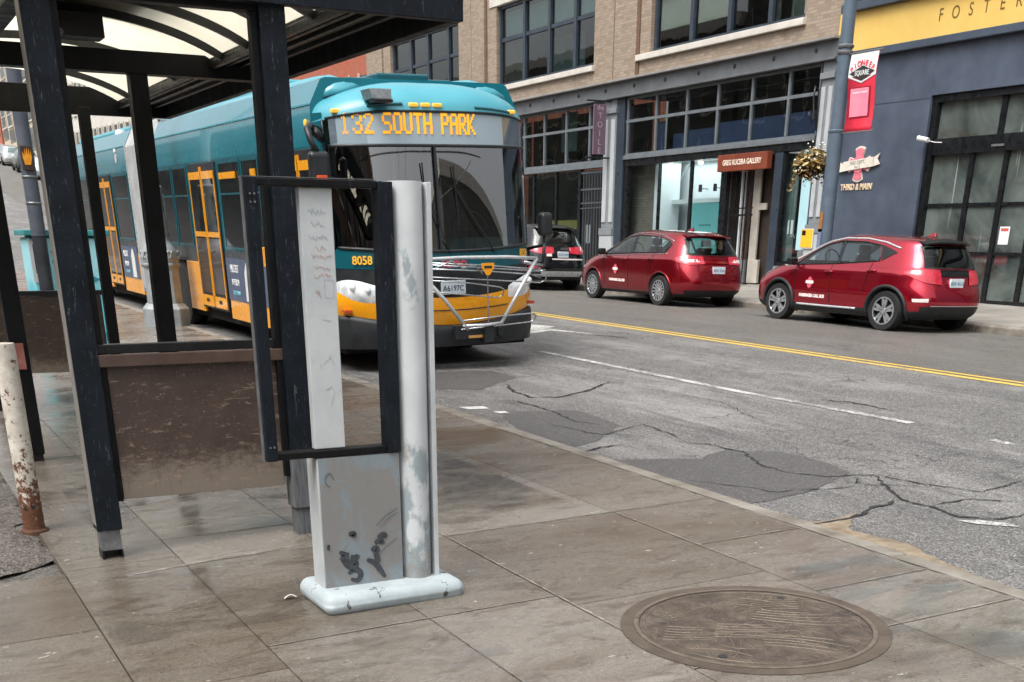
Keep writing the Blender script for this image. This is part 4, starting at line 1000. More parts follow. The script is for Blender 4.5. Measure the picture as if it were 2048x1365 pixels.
    b.tube([(-.92, y, 1.16), (-.6, y-.02, 1.225), (0, y-.03, 1.235), (.60, y-.02, 1.225), (1.0, y, 1.20)], .019, 8)
    b.tube([(1.0, y, 1.20), (.50, y-.02, .50)], .022, 8); b.tube([(-.62, y, 1.20), (-.20, y, .78), (.07, y-.02, .46)], .022, 8)
    b.tube([(.0, y-.02, .505), (.28, y-.03, .50), (.52, y-.02, .515)], .018, 8)
    rk = b.build('rack_frame', M['silver'], t, smooth=True)
    b = MB()
    def loop(x0, x1, z0, z1, dz, yy):
        pts = [(x0, yy, z0), ((x0+x1)/2, yy-.01, (z0+z1)/2+.01), (x1-.06, yy, z1), (x1, yy, z1-dz*.25), (x1, yy+.04, z1-dz*.75), (x1-.06, yy+.05, z1-dz), ((x0+x1)/2, yy+.05, (z0+z1)/2-dz), (x0, yy+.05, z0-dz)]
        b.tube(pts, .0085, 6)
    loop(-.5, 1.18, 1.13, 1.01, .085, -.16); loop(-.45, 1.17, 1.19, 1.07, .02, -.14); loop(-.35, .60, 1.0, .90, .12, -.17); loop(.0, .98, .56, .60, .10, -.26)
    b.tube([(-.3, -.2, 1.13), (-.1, -.22, 1.2), (.05, -.2, 1.12), (.2, -.2, 1.15), (.3, -.2, 1.05)], .01, 6)
    b.tube([(.85, -.2, 1.16), (1.12, -.16, 1.12), (.92, -.16, 1.04), (1.1, -.15, .99)], .02, 6)
    b.build('wheel_tray', M['chrome'], rk, smooth=True)
    b = MB(); b.tube([(.33, -.27, 1.06), (.33, -.27, .52)], .007, 6); b.build('lock_rod', M['galv'], rk)
    b = MB(); b.prism([(.25, 1.17), (.25, 1.12), (.31, 1.04), (.35, 1.04), (.41, 1.12), (.41, 1.17)], lambda u, v, d: (u, d, v), -.285, -.275); tg = b.build('yellow_tag', M['yel'], rk)
    b = MB(); b.box(.28, .38, -.289, -.2855, 1.115, 1.14); b.build('tag_slot', M['bblk'], tg)
    b = MB(); b.box(-.05, .60, -.16, -.02, .34, .50); b.box(.30, .42, -.24, -.1, .30, .52); b.box(.50, .56, -.2, -.1, .36, .46); b.build('rack_mount', M['bblk'], rk, bevel=.01)
    b = MB(); b.box(.12, .30, -.166, -.1605, .355, .385); b.build('amber_reflector', mat('amber_reflector', '#d9a05a', rough=.4), rk)
bus()
# ---------------------------------------------------------------- parked cars
def carpaint(name, c1, c2):
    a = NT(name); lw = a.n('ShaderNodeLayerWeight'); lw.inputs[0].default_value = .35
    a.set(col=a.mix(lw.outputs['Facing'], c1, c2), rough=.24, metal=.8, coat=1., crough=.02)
    a.bump(a.noise(1.6, 2), .05, .02); return a.m
M['redcar'] = carpaint('dark_red_metallic', '#b3142e', '#8a0d22')
M['redcar2'] = carpaint('ruby_red_metallic', '#a00f22', '#7a0a18')
M['blackcar'] = carpaint('black_metallic', '#15171a', '#0c0d0f')
M['plastic'] = mat('black_car_plastic', '#191b1d', '#222427', 9, .6)
def carglass(name, tint): return glass(name, tint, 1., 1.5)
M['cglass'] = carglass('car_side_glass', (.80, .87, .84))
M['cglassr'] = carglass('car_rear_glass', (.62, .70, .68))
M['alloy'] = mat('alloy_silver', '#c9cccf', '#b2b6ba', 8, .25, .75)
M['cwhite'] = mat('clear_lens_white', '#e3d9d6', '#c9bcb8', 30, .15, coat=1)
M['decal'] = mat('decal_cream', '#e6d9d4', rough=.5); M['decalr'] = mat('decal_pink_red', '#c9566a', rough=.5)
M['cabin'] = mat('car_cabin_lining', '#4a4b4b', '#343636', 3, .8)
def se_ring(yr, zr_, yf, zf, hw, n, K=88):
    ring = []; yc, a = (yr+yf)/2, (yf-yr)/2
    for i in range(K):
        t = 2*math.pi*i/K; cs, sn = math.cos(t), math.sin(t)
        y = math.copysign(abs(cs)**(2/n), cs); x = math.copysign(abs(sn)**(2/n), sn)
        ring.append((x*hw, yc+a*y, zr_+(zf-zr_)*(y+1)/2))
    return ring
def build_car(t, spec, paint, detail=True):
    rings = spec['rings']
    b = MB(); RG = []
    for (yr, zr_, yf, zf, hw, n), nxt in zip(rings, rings[1:]+[None]):
        RG.append(se_ring(yr, zr_, yf, zf, hw, n))
    # interpolate for smoothness
    full = []
    for i in range(len(RG)-1):
        p0, p1, p2, p3 = RG[max(0, i-1)], RG[i], RG[i+1], RG[min(len(RG)-1, i+2)]
        for q in range(3):
            u = q/3; ring = []
            for a, b_, c_, d in zip(p0, p1, p2, p3):
                ring.append(tuple(.5*(2*b_[k]+(c_[k]-a[k])*u+(2*a[k]-5*b_[k]+4*c_[k]-d[k])*u*u+(3*b_[k]-a[k]-3*c_[k]+d[k])*u**3) for k in range(3)))
            full.append(ring)
    full.append(RG[-1]); nb = spec.get('dark_rings', 3)
    b.cur = 1; b.loft(full[:nb+1]); b.cur = 0; b.loft(full[nb:])
    K = len(full[0]); b.cur = 1; b.add(full[0], [tuple(range(K-1, -1, -1))]); b.cur = 0; b.add(full[-1], [tuple(range(K))])
    me = bpy.data.meshes.new('body'); me.from_pydata(b.v, [], b.f)
    me.materials.append(paint); me.materials.append(M['plastic']); me.polygons.foreach_set('material_index', b.mi)
    bm = bmesh.new(); bm.from_mesh(me); bmesh.ops.remove_doubles(bm, verts=bm.verts, dist=.0004); bmesh.ops.recalc_face_normals(bm, faces=bm.faces); bm.to_mesh(me); bm.free()
    body = bpy.data.objects.new('body', me); COL.objects.link(body)
    W = spec['W']/2; wr = spec['wr']; ax = spec['axles']
    bvh = BVHTree.FromPolygons([v.co.copy() for v in me.vertices], [tuple(p.vertices) for p in me.polygons])
    cut = MB()
    for yc in ax:
        for s in (-1, 1): cut.cyl((s*(W-.28), yc, wr+.01), (s*(W+.3), yc, wr+.01), wr*1.16, n=40)
    if detail:
        def shrink(P, k=.012):
            n = len(P); cx = sum(p[0] for p in P)/n; cy = sum(p[1] for p in P)/n
            return [(x+(cx-x)/max(.01, math.hypot(cx-x, cy-y))*k, y+(cy-y)/max(.01, math.hypot(cx-x, cy-y))*k) for x, y in P]
        cut.prism(shrink(spec['cab']), lambda u, v, d: (d, u, v), -2, 2)
        rg = spec['rear_glass']; cut.prism(shrink(list(rg[0])+list(reversed(rg[1])), .02), lambda u, v, d: (u, d, v), -1, 1.25)
        wg = spec['wind']; cut.prism(shrink(list(wg[0])+list(reversed(wg[1])), .03), lambda u, v, d: (u, d, v), 2.2, 6)
    cme = bpy.data.meshes.new('cut'); cme.from_pydata(cut.v, [], cut.f); cme.materials.append(M['cabin'])
    cbm = bmesh.new(); cbm.from_mesh(cme); bmesh.ops.recalc_face_normals(cbm, faces=cbm.faces); cbm.to_mesh(cme); cbm.free()
    cob = bpy.data.objects.new('cut', cme); COL.objects.link(cob)
    md = body.modifiers.new('arch', 'BOOLEAN'); md.operation = 'DIFFERENCE'; md.object = cob; md.solver = 'EXACT'; md.material_mode = 'TRANSFER'; md.use_self = True
    bpy.context.view_layer.update(); dg = bpy.context.evaluated_depsgraph_get()
    nm = bpy.data.meshes.new_from_object(body.evaluated_get(dg)); body.modifiers.clear(); body.data = nm
    bpy.data.objects.remove(cob); nm.name = 'body'
    nm.polygons.foreach_set('use_smooth', [True]*len(nm.polygons)); nm.set_sharp_from_angle(angle=R(38))
    body.parent = t
    def hit(o, d):
        r_ = bvh.ray_cast(Vector(o), Vector(d)); return (r_[0], r_[1]) if r_[0] is not None else (None, None)
    def onside(s, y, z, off):
        p, n_ = hit((s*2, y, z), (-s, 0, 0))
        if p is None: return (s*W*.8, y, z)
        return tuple(p+Vector((s, 0, .15)).normalized()*off)
    def onrear(x, z, off):
        p, n_ = hit((x, -2, z), (0, 1, 0))
        if p is None: return (x, .3, z)
        return tuple(p+Vector((0, -1, .25)).normalized()*off)
    def patch(fn, top, bot, name, material, parent, off=.005, N=14, Mr=6):
        def lerp(pl, u):
            L = [math.dist(a, b_) for a, b_ in zip(pl, pl[1:])]; tot = sum(L); d = u*tot
            for (a, b_), l_ in zip(zip(pl, pl[1:]), L):
                if d <= l_+1e-9: return (a[0]+(b_[0]-a[0])*d/l_, a[1]+(b_[1]-a[1])*d/l_)
                d -= l_
            return pl[-1]
        b = MB(); rr = []
        for j in range(Mr+1):
            ring = []
            for i in range(N+1):
                p, q = lerp(top, i/N), lerp(bot, i/N); v = j/Mr
                ring.append(fn(p[0]+(q[0]-p[0])*v, p[1]+(q[1]-p[1])*v, off))
            rr.append(ring)
        b.loft(rr, closed=False); return b.build(name, material, parent, smooth=True)
    # wheels
    for yc in ax:
        for s in (-1, 1):
            wx = W-.115
            b = MB(); rim = wr*.70; b.lathe([(.01, -.08), (rim*.95, -.09), (wr*.96, -.10), (wr, -.07), (wr, .07), (wr*.96, .10), (rim, .095)], (s*wx, yc, wr), 36, 'x', cap=False)
            if s < 0: b.v = [(2*s*wx-x, y, z) for x, y, z in b.v]
            wv = b.build('wheel', M['tyre'], t, smooth=40)
            if not detail: continue
            b = MB(); xo = s*(wx+.098*1); xi = s*(wx+.05)
            b.lathe([(rim*1.0, s*.096), (rim*.9, s*.092), (rim*.88, s*.03), (rim*.2, s*.02), (.001, s*.02)], (s*wx, yc, wr), 36, 'x', cap=False)
            b.build('rim', mat('rim_barrel', '#2a2c2f', '#3a3d40', 9, .5, .4) if 'rimb' not in M else M['rimb'], wv, smooth=40); M['rimb'] = wv.children[-1].data.materials[0]
            b = MB(); b.lathe([(rim*1.005, s*.099), (rim*.90, s*.102), (rim*.90, s*.085)], (s*wx, yc, wr), 36, 'x', cap=False)
            b.lathe([(rim*.22, s*.07), (rim*.20, s*.10), (.001, s*.104)], (s*wx, yc, wr), 20, 'x')
            ns = spec['spokes']
            for k in range(ns):
                a = 2*math.pi*k/ns+.3
                for da in ((-.17, .17) if ns <= 6 else (0,)):
                    a0, a1 = a+da*.55, a+da*1.15; wd = .026 if ns <= 6 else .017
                    p0 = Vector((0, math.cos(a0), math.sin(a0)))*rim*.15; p1 = Vector((0, math.cos(a1), math.sin(a1)))*rim*.93
                    d = (p1-p0).normalized(); n_ = Vector((0, -d.z, d.y))*wd; x0, x1 = s*(wx+.072), s*(wx+.094)
                    base = [p0+n_, p0-n_, p1-n_*.9, p1+n_*.9]
                    b.hexa([(x0, yc+q.y, wr+q.z) for q in base], [(x1, yc+q.y, wr+q.z) for q in base])
            b.build('wheel_spokes', M['alloy'], wv)
    if not detail:
        for s in (-1, 1):
            for top, bot in spec['side_glass']: patch(lambda y, z, o, s=s: onside(s, y, z, o), top, bot, 'window', M['cglass'], t, N=8, Mr=3)
        patch(onrear, *spec['rear_glass'], 'rear_window', M['cglassr'], t, N=8, Mr=3)
        return
    for s in (-1, 1):
        for i, (top, bot) in enumerate(spec['side_glass']):
            patch(lambda y, z, o, s=s: onside(s, y, z, o), top, bot, 'window', M['cglass'] , t, .004)
        for top, bot in spec.get('side_black', []): patch(lambda y, z, o, s=s: onside(s, y, z, o), top, bot, 'window_pillar', M['blackp'], t, .0065)
        for pts, w_, mk, nm_ in spec.get('side_lines', []):
            b = MB(); P = []
            for (y0, z0), (y1, z1) in zip(pts, pts[1:]):
                for k in range(8): P.append(onside(s, y0+(y1-y0)*k/8, z0+(z1-z0)*k/8, .004))
            P.append(onside(s, *pts[-1], .004)); b.tube(P, w_, 6); b.build(nm_, M[mk], t, smooth=True)
        cb = spec['cab']; P = []
        for (y0, z0), (y1, z1) in zip(cb, cb[1:]+cb[:1]):
            for k in range(5): P.append(onside(s, y0+(y1-y0)*k/5, z0+(z1-z0)*k/5, .006))
        b = MB(); b.tube(P+[P[0]], .011, 6); b.build('window_seal', M['blackp'], t, smooth=True)
        for y, z in spec['handles']:
            b = MB(); b.tube([onside(s, y-.10, z, .004), onside(s, y-.06, z+.004, .03), onside(s, y+.06, z-.003, .03), onside(s, y+.10, z-.006, .004)], .014, 6); b.build('door_handle', paint, t, smooth=True)
        for y0, y1, z0, z1 in spec['door_gaps']:
            b = MB(); b.tube([onside(s, y0+(y1-y0)*k/16, z0+(z1-z0)*k/16, .0005) for k in range(17)], .0065, 5); b.build('door_gap', M['blackp'], t)
        # arch lips
        for yc in ax:
            b = MB(); pts = []
            for k in range(29):
                a = math.pi*(-.12+1.24*k/28); p = onside(s, yc+math.cos(a)*wr*1.2, wr+.01+math.sin(a)*wr*1.2, .002); pts.append(p)
            b.tube(pts, spec.get('lip', .02), 6); b.build('wheel_arch', M['plastic'] if spec.get('lip', .02) > .015 else paint, t, smooth=True)
        my, mz = spec['mirror']; b = MB(); p = onside(s, my, mz, 0)
        b.box(p[0]+s*.06, p[0]+s*.24, my-.06, my+.07, mz-.02, mz+.12); o = b.build('mirror', M['blackp'], t, bevel=.035, seg=3)
        b = MB(); b.box(p[0]+s*.08, p[0]+s*.22, my-.068, my-.0605, mz, mz+.1); b.build('mirror_glass', M['cglass'], o, bevel=.02)
        b = MB(); b.tube([(p[0]-s*.03, my+.02, mz), (p[0]+s*.1, my, mz+.02)], .02, 6); b.build('mirror_stalk', M['blackp'], o)
        for top, bot, mk in spec['tail']:
            def onc(a, z, o, s=s):
                # wraps the rear corner: a is an angle-like parameter from the rear face to the side
                d = Vector((-s*math.cos(a), math.sin(a), 0)) if False else Vector((-s*math.sin(a), math.cos(a), 0))
                cx, cy = s*spec['W']/2*.45, .75
                p_, n_ = hit((cx-d.x*3, cy-d.y*3, z), d)
                return tuple(p_-d*o) if p_ is not None else (cx, cy, z)
            patch(onc, top, bot, 'tail_lamp', M[mk], t, .014)
    patch(onrear, *spec['rear_glass'], 'rear_window', M['cglassr'], t, .006)
    for top, bot, mk, nm_ in spec.get('rear_patch', []): patch(onrear, top, bot, nm_, M[mk], t, .009)
    x, z = spec['rplate']; y = onrear(x, z, .02)[1]
    b = MB(); b.box(x-.155, x+.155, y-.006, y+.03, z-.075, z+.075); pl = b.build('licence_plate', M['plate'], t, bevel=.004)
    text(spec['ptext'], .075, frame((x, y-.0075, z-.005), (1, 0, 0), (0, 0, 1)), mat('plate_ink', '#4d6d86', rough=.5), pl, 'plate_lettering')
    for top, bot, mk, nm_ in spec.get('bumper_patch', []): patch(onrear, top, bot, nm_, M[mk], t, .01, N=20)
    # cabin
    zb = spec['cab'][1][1]-.03; sm = M['seatc'] if 'seatc' in M else mat('car_seat_grey', '#55585a', '#3f4244', 6, .85); M['seatc'] = sm
    for yy in (1.95, 1.15):
        for xx in (-.36, .36):
            b = MB(); b.hexa([(xx-.21, yy-.08, zb-.02), (xx+.21, yy-.08, zb-.02), (xx+.21, yy+.06, zb-.02), (xx-.21, yy+.06, zb-.02)], [(xx-.17, yy-.16, zb+.19), (xx+.17, yy-.16, zb+.19), (xx+.17, yy-.06, zb+.19), (xx-.17, yy-.06, zb+.19)])
            o = b.build('seat', sm, t, bevel=.03); b = MB(); b.box(xx-.12, xx+.12, yy-.19, yy-.10, zb+.205, zb+.36); b.build('headrest', sm, o, bevel=.03)
    b = MB(); b.tube([(-.36+.17*math.cos(a*math.pi/10), 2.55+.06*math.sin(a*math.pi/10), zb+.10+.16*math.sin(a*math.pi/10)) for a in range(21)], .014, 6); b.build('steering_wheel', M['blackp'], t, smooth=True)
    # windscreen
    def onfront(x, z, off):
        p, n_ = hit((x, 8, z), (0, -1, 0)); return tuple(p+Vector((0, 1, .5)).normalized()*off) if p is not None else (x, 3, z)
    patch(onfront, *spec['wind'], 'windscreen', M['cglass'], t, .006)
    if 'spoiler' in spec:
        b = MB(); L = spec['spoiler']; rr = []
        for (x, y, z, d, h) in L: rr.append([(x, y, z), (x, y+d, z+h), (x, y+d, z-.01), (x, y+.02, z-.03)])
        b.loft(rr, True); b.build('spoiler', M['blackp'] if spec.get('spblack') else paint, t, bevel=.006)
    if 'fin' in spec:
        y, z = spec['fin']; b = MB(); b.hexa([(-.03, y, z), (.03, y, z), (.03, y+.2, z+.015), (-.03, y+.2, z+.015)], [(-.008, y+.02, z+.075), (.008, y+.02, z+.075), (.01, y+.16, z+.03), (-.01, y+.16, z+.03)]); b.build('antenna_fin', paint, t, bevel=.008)
    if 'emblem' in spec:
        y, z, sz = spec['emblem']; s = -1
        p = onside(s, y, z, .006); Fm = lambda dy, dz: frame((onside(s, y-dy, z+dz, .007)[0], y-dy, z+dz), (0, -1, 0), (0, 0, 1))
        b = MB(); P = [(math.cos(a)*sz*.62, math.sin(a)*sz) for a in [2*math.pi*k/8 for k in range(8)]]
        b.prism([(y+u, z+v) for u, v in P], lambda u, v, d: (d, u, v), p[0]-.001, p[0]+.002); e = b.build('door_emblem', M['decalr'], t)
        b = MB(); b.prism([(y-sz*.95, z-.01), (y-sz*.85, z+sz*.33), (y+sz*.85, z+sz*.33), (y+sz*.95, z-.01), (y+sz*.75, z-sz*.2), (y-sz*.75, z-sz*.2)], lambda u, v, d: (d, u, v), p[0]-.004, p[0]-.0012); b.build('emblem_ribbon', M['decal'], e)
        text(spec['dtext'], .075, frame((onside(s, y-.06, z-sz-.13, .006)[0], y-.08, z-sz-.13), (0, -1, 0), (0, 0, 1)), M['decal'], t, 'door_lettering', bold=.004, sx=.85)
hatch = dict(cab=[(2.97, 1.025), (1.97, 1.075), (1.03, 1.155), (1.13, 1.41), (1.5, 1.46), (2.05, 1.465), (2.42, 1.39), (2.70, 1.235)], W=1.77, wr=.335, axles=(.72, 3.30), spokes=5, lip=.03, dark_rings=4,
    rings=[(.16, .22, 3.98, .19, .80, 5), (.06, .31, 4.10, .28, .865, 5.5), (.0, .48, 4.16, .48, .882, 5.5), (.02, .66, 4.13, .68, .886, 5.5), (.08, .83, 4.00, .83, .884, 5.2), (.12, .965, 3.74, .95, .876, 5), (.14, 1.01, 3.60, 1.0, .85, 4.9),
           (.155, 1.08, 3.40, 1.06, .825, 4.8), (.22, 1.24, 3.02, 1.23, .755, 4.5), (.30, 1.38, 2.70, 1.40, .69, 4.2), (.36, 1.48, 2.40, 1.515, .63, 4), (.50, 1.535, 2.15, 1.572, .52, 3.6), (.75, 1.572, 1.92, 1.592, .36, 3), (1.05, 1.590, 1.65, 1.60, .15, 2.5)],
    side_glass=[([(2.72, 1.23), (2.42, 1.40), (2.05, 1.475)], [(2.99, 1.015), (2.4, 1.04), (1.97, 1.065)]), ([(1.93, 1.478), (1.5, 1.47), (1.12, 1.42)], [(1.87, 1.07), (1.4, 1.10), (1.02, 1.15)]), ([(3.02, 1.13), (2.78, 1.21)], [(3.26, 1.005), (3.03, 1.015)])],
    side_black=[([(2.03, 1.476), (1.95, 1.478)], [(1.95, 1.066), (1.89, 1.07)]), ([(1.11, 1.42), (.85, 1.345)], [(1.0, 1.155), (.74, 1.30)]), ([(2.77, 1.215), (2.735, 1.23)], [(3.02, 1.015), (3.0, 1.015)])],
    side_lines=[([(3.28, 1.02), (3.0, 1.175), (2.7, 1.33), (2.4, 1.445), (2.0, 1.512), (1.5, 1.515), (1.05, 1.46), (.72, 1.37)], .017, 'silver', 'roof_trim'), ([(3.30, 1.0), (3.05, 1.0)], .012, 'silver', 'mirror_trim'), ([(2.78, .325), (2.0, .325), (1.35, .33)], .02, 'silver', 'sill_trim')],
    handles=[(2.07, .93), (1.10, .985)], door_gaps=[(2.05, 1.98, 1.06, .40), (2.92, 2.85, 1.0, .40), (1.15, 1.22, 1.12, .62)], mirror=(2.92, 1.03),
    tail=[([(-.10, 1.045), (.45, 1.05), (.95, 1.0)], [(-.12, .80), (.35, .83), (.9, .955)], 'redlens')],
    rear_glass=([(-.55, 1.43), (0, 1.44), (.55, 1.43)], [(-.62, 1.06), (0, 1.055), (.62, 1.06)]), rplate=(.02, .83), ptext='BEX 4512',
    rear_patch=[([(-.60, 1.045), (.60, 1.045)], [(-.50, .935), (.50, .935)], 'blackp', 'tailgate_panel')],
    bumper_patch=[([(-.70, .44), (.70, .44)], [(-.66, .25), (.66, .25)], 'plastic', 'rear_diffuser'), ([(-.78, .565), (-.60, .575)], [(-.77, .51), (-.60, .515)], 'cwhite', 'reversing_lamp'), ([(.60, .575), (.78, .565)], [(.60, .515), (.77, .51)], 'cwhite', 'reversing_lamp'), ([(-.55, .46), (.6, .46)], [(-.55, .447), (.6, .447)], 'silver', 'bumper_trim')],
    wind=([(-.56, 1.47), (.56, 1.47)], [(-.68, 1.10), (.68, 1.10)]), spoiler=[(-.52, .33, 1.455, .2, .04), (-.3, .24, 1.49, .28, .05), (.3, .24, 1.49, .28, .05), (.52, .33, 1.455, .2, .04)], spblack=True, fin=(.62, 1.57), emblem=(2.50, .72, .105), dtext='PASSENGER CALL BUS')
mpv = dict(cab=[(3.15, 1.04), (2.05, 1.095), (.82, 1.145), (.72, 1.315), (.86, 1.39), (1.22, 1.465), (2.0, 1.495), (2.5, 1.42), (2.84, 1.25)], W=1.83, wr=.325, axles=(.86, 3.51), spokes=15, lip=.012, dark_rings=2,
    rings=[(.20, .22, 4.22, .19, .82, 5), (.07, .33, 4.34, .30, .89, 5.5), (.0, .50, 4.40, .50, .908, 5.5), (.02, .72, 4.36, .70, .913, 5.2), (.08, .90, 4.20, .85, .910, 5), (.14, 1.0, 3.94, .96, .905, 5), (.16, 1.045, 3.78, 1.01, .875, 4.9),
           (.18, 1.10, 3.55, 1.07, .85, 4.8), (.27, 1.28, 3.12, 1.26, .775, 4.4), (.38, 1.43, 2.76, 1.43, .70, 4.1), (.48, 1.53, 2.46, 1.545, .63, 3.8), (.68, 1.58, 2.18, 1.598, .52, 3.5), (.98, 1.608, 1.95, 1.618, .36, 3), (1.3, 1.622, 1.7, 1.625, .15, 2.5)],
    side_glass=[([(2.86, 1.25), (2.5, 1.43), (2.12, 1.50)], [(3.18, 1.03), (2.6, 1.06), (2.05, 1.085)]), ([(2.0, 1.505), (1.6, 1.50), (1.22, 1.475)], [(1.93, 1.09), (1.5, 1.10), (1.18, 1.115)]), ([(1.14, 1.465), (.85, 1.40), (.68, 1.33)], [(1.10, 1.115), (.85, 1.125), (.78, 1.14)]), ([(3.2, 1.13), (2.95, 1.20)], [(3.42, 1.02), (3.2, 1.03)])],
    side_black=[([(2.10, 1.50), (2.02, 1.505)], [(2.03, 1.086), (1.95, 1.09)]), ([(1.21, 1.473), (1.15, 1.466)], [(1.17, 1.115), (1.11, 1.115)])],
    side_lines=[([(3.44, 1.02), (3.15, 1.185), (2.82, 1.35), (2.48, 1.475), (2.1, 1.535), (1.6, 1.54), (1.1, 1.50), (.7, 1.38)], .010, 'chrome', 'window_trim'), ([(3.44, 1.0), (2.6, 1.035), (1.9, 1.065), (1.1, 1.09), (.74, 1.12)], .008, 'chrome', 'window_trim')],
    handles=[(2.22, .955), (1.22, .985)], door_gaps=[(2.10, 2.02, 1.07, .36), (3.05, 2.98, 1.0, .36), (1.18, 1.27, 1.10, .62)], mirror=(3.05, 1.05),
    tail=[([(-.15, 1.085), (.5, 1.09), (.95, 1.05)], [(-.15, .93), (.4, .90), (.85, .955)], 'redlens'), ([(-.05, 1.02), (.5, 1.02)], [(-.05, .965), (.5, .955)], 'cwhite')],
    rear_glass=([(-.58, 1.46), (0, 1.475), (.58, 1.46)], [(-.68, 1.10), (0, 1.085), (.68, 1.10)]), rplate=(.02, .80), ptext='BAV 3361',
    rear_patch=[([(-.35, .965), (.40, .965)], [(-.35, .93), (.40, .93)], 'redcar2', 'tailgate_trim')],
    bumper_patch=[([(-.72, .36), (.72, .36)], [(-.66, .23), (.66, .23)], 'plastic', 'rear_valance')],
    wind=([(-.58, 1.50), (.58, 1.50)], [(-.72, 1.10), (.72, 1.10)]), spoiler=[(-.55, .42, 1.49, .2, .04), (-.3, .35, 1.515, .24, .05), (.3, .35, 1.515, .24, .05), (.55, .42, 1.49, .2, .04)], fin=(1.0, 1.605), emblem=(2.55, .72, .11), dtext='PASSENGER CALL BUS')
suv = dict(cab=[(3.24, 1.11), (2.1, 1.155), (.72, 1.23), (.66, 1.41), (.9, 1.48), (1.32, 1.53), (2.2, 1.55), (2.6, 1.49), (2.95, 1.32)], W=1.84, wr=.35, axles=(.90, 3.58), spokes=5, lip=.03, dark_rings=6,
    rings=[(.18, .27, 4.32, .25, .82, 5), (.06, .38, 4.44, .36, .89, 5.5), (.0, .55, 4.50, .56, .912, 5.5), (.03, .78, 4.46, .78, .918, 5.2), (.07, .96, 4.34, .93, .912, 5), (.13, 1.08, 4.05, 1.05, .895, 5),
           (.17, 1.16, 3.65, 1.13, .85, 4.8), (.25, 1.34, 3.22, 1.32, .775, 4.4), (.35, 1.49, 2.9, 1.49, .71, 4.1), (.42, 1.60, 2.62, 1.605, .64, 3.8), (.6, 1.645, 2.35, 1.66, .53, 3.5), (.9, 1.67, 2.1, 1.68, .36, 3), (1.3, 1.683, 1.8, 1.688, .15, 2.5)],
    side_glass=[([(2.98, 1.32), (2.6, 1.50), (2.2, 1.56)], [(3.28, 1.10), (2.7, 1.12), (2.12, 1.14)]), ([(2.1, 1.562), (1.7, 1.56), (1.32, 1.54)], [(2.02, 1.145), (1.6, 1.155), (1.26, 1.165)]), ([(1.24, 1.53), (.9, 1.49), (.62, 1.42)], [(1.18, 1.17), (.9, 1.18), (.68, 1.22)])],
    side_black=[], side_lines=[], handles=[(2.3, 1.02), (1.3, 1.05)], door_gaps=[(2.15, 2.1, 1.12, .45)], mirror=(3.15, 1.10),
    tail=[([(-.3, 1.10), (.3, 1.13), (.75, 1.11)], [(-.25, .95), (.25, .93), (.7, 1.0)], 'redlens')],
    rear_glass=([(-.58, 1.53), (0, 1.545), (.58, 1.53)], [(-.66, 1.17), (0, 1.155), (.66, 1.17)]), rplate=(.03, .92), ptext='BCR 7702',
    rear_patch=[([(-.45, 1.0), (-.30, 1.0)], [(-.45, .87), (-.30, .87)], 'decal', 'round_sticker')],
    bumper_patch=[([(-.3, .82), (.62, .82)], [(-.3, .785), (.62, .785)], 'cwhite', 'bumper_sticker'), ([(-.62, .50), (.62, .50)], [(-.55, .36), (.55, .36)], 'silver', 'skid_plate'), ([(-.82, .62), (-.62, .62)], [(-.82, .54), (-.62, .54)], 'redlens', 'fog_lamp')],
    wind=([(-.58, 1.56), (.58, 1.56)], [(-.72, 1.16), (.72, 1.16)]), spoiler=[(-.56, .36, 1.56, .2, .04), (-.3, .3, 1.585, .24, .05), (.3, .3, 1.585, .24, .05), (.56, .36, 1.56, .2, .04)])
def park(name, label, cat, spec, paint, x, y_rear_axle, scale=1., detail=True, group=None):
    y0 = y_rear_axle-spec['axles'][0]*(scale[1] if isinstance(scale, tuple) else scale)
    t = thing(name, label, cat, (x, y0, zr(x, y0)), (math.atan((G(y0+4)-G(y0))/4), -math.atan(c2), 0), group)
    t.scale = scale if isinstance(scale, tuple) else (scale,)*3
    build_car(t, spec, paint, detail); return t
CG = 'cars parked along the far kerb'
park('parked_car', 'dark red compact hatchback with black spoiler and silver trim, nearest of the parked cars', 'car', hatch, M['redcar'], 15.12+.885*.97, 15.27, (.97, 1.045, .92), group=CG)
park('parked_car', 'ruby red tall five-door car with multi-spoke silver wheels parked before the gallery window', 'car', mpv, M['redcar2'], 15.05+.915, 21.75, (1., 1., .905), group=CG)
park('parked_car', 'black sport utility vehicle half hidden behind the nose of the bus', 'car', suv, M['blackcar'], 15.1+.92, 28.3, (1., 1., .92), group=CG)
M['whitecar'] = carpaint('white_car_paint', '#c9cccd', '#b5b8ba'); M['greycar'] = carpaint('grey_car_paint', '#55585c', '#3f4246')
for i, (pm, xx, yy, lb) in enumerate((('greycar', 15.9, 104, 'grey car far up the hill, lowest of those seen left of the grey pole'), ('whitecar', 15.95, 112.5, 'white car far up the hill, parked behind the lowest grey one'), ('blackcar', 15.9, 121, 'black car parked far up the hill above the white one'), ('whitecar', 15.9, 131, 'white car highest up the hill in the distance'))):
    park('parked_car', lb, 'car', (suv, mpv)[i % 2], M[pm], xx, yy, 1.05, False, group=CG)
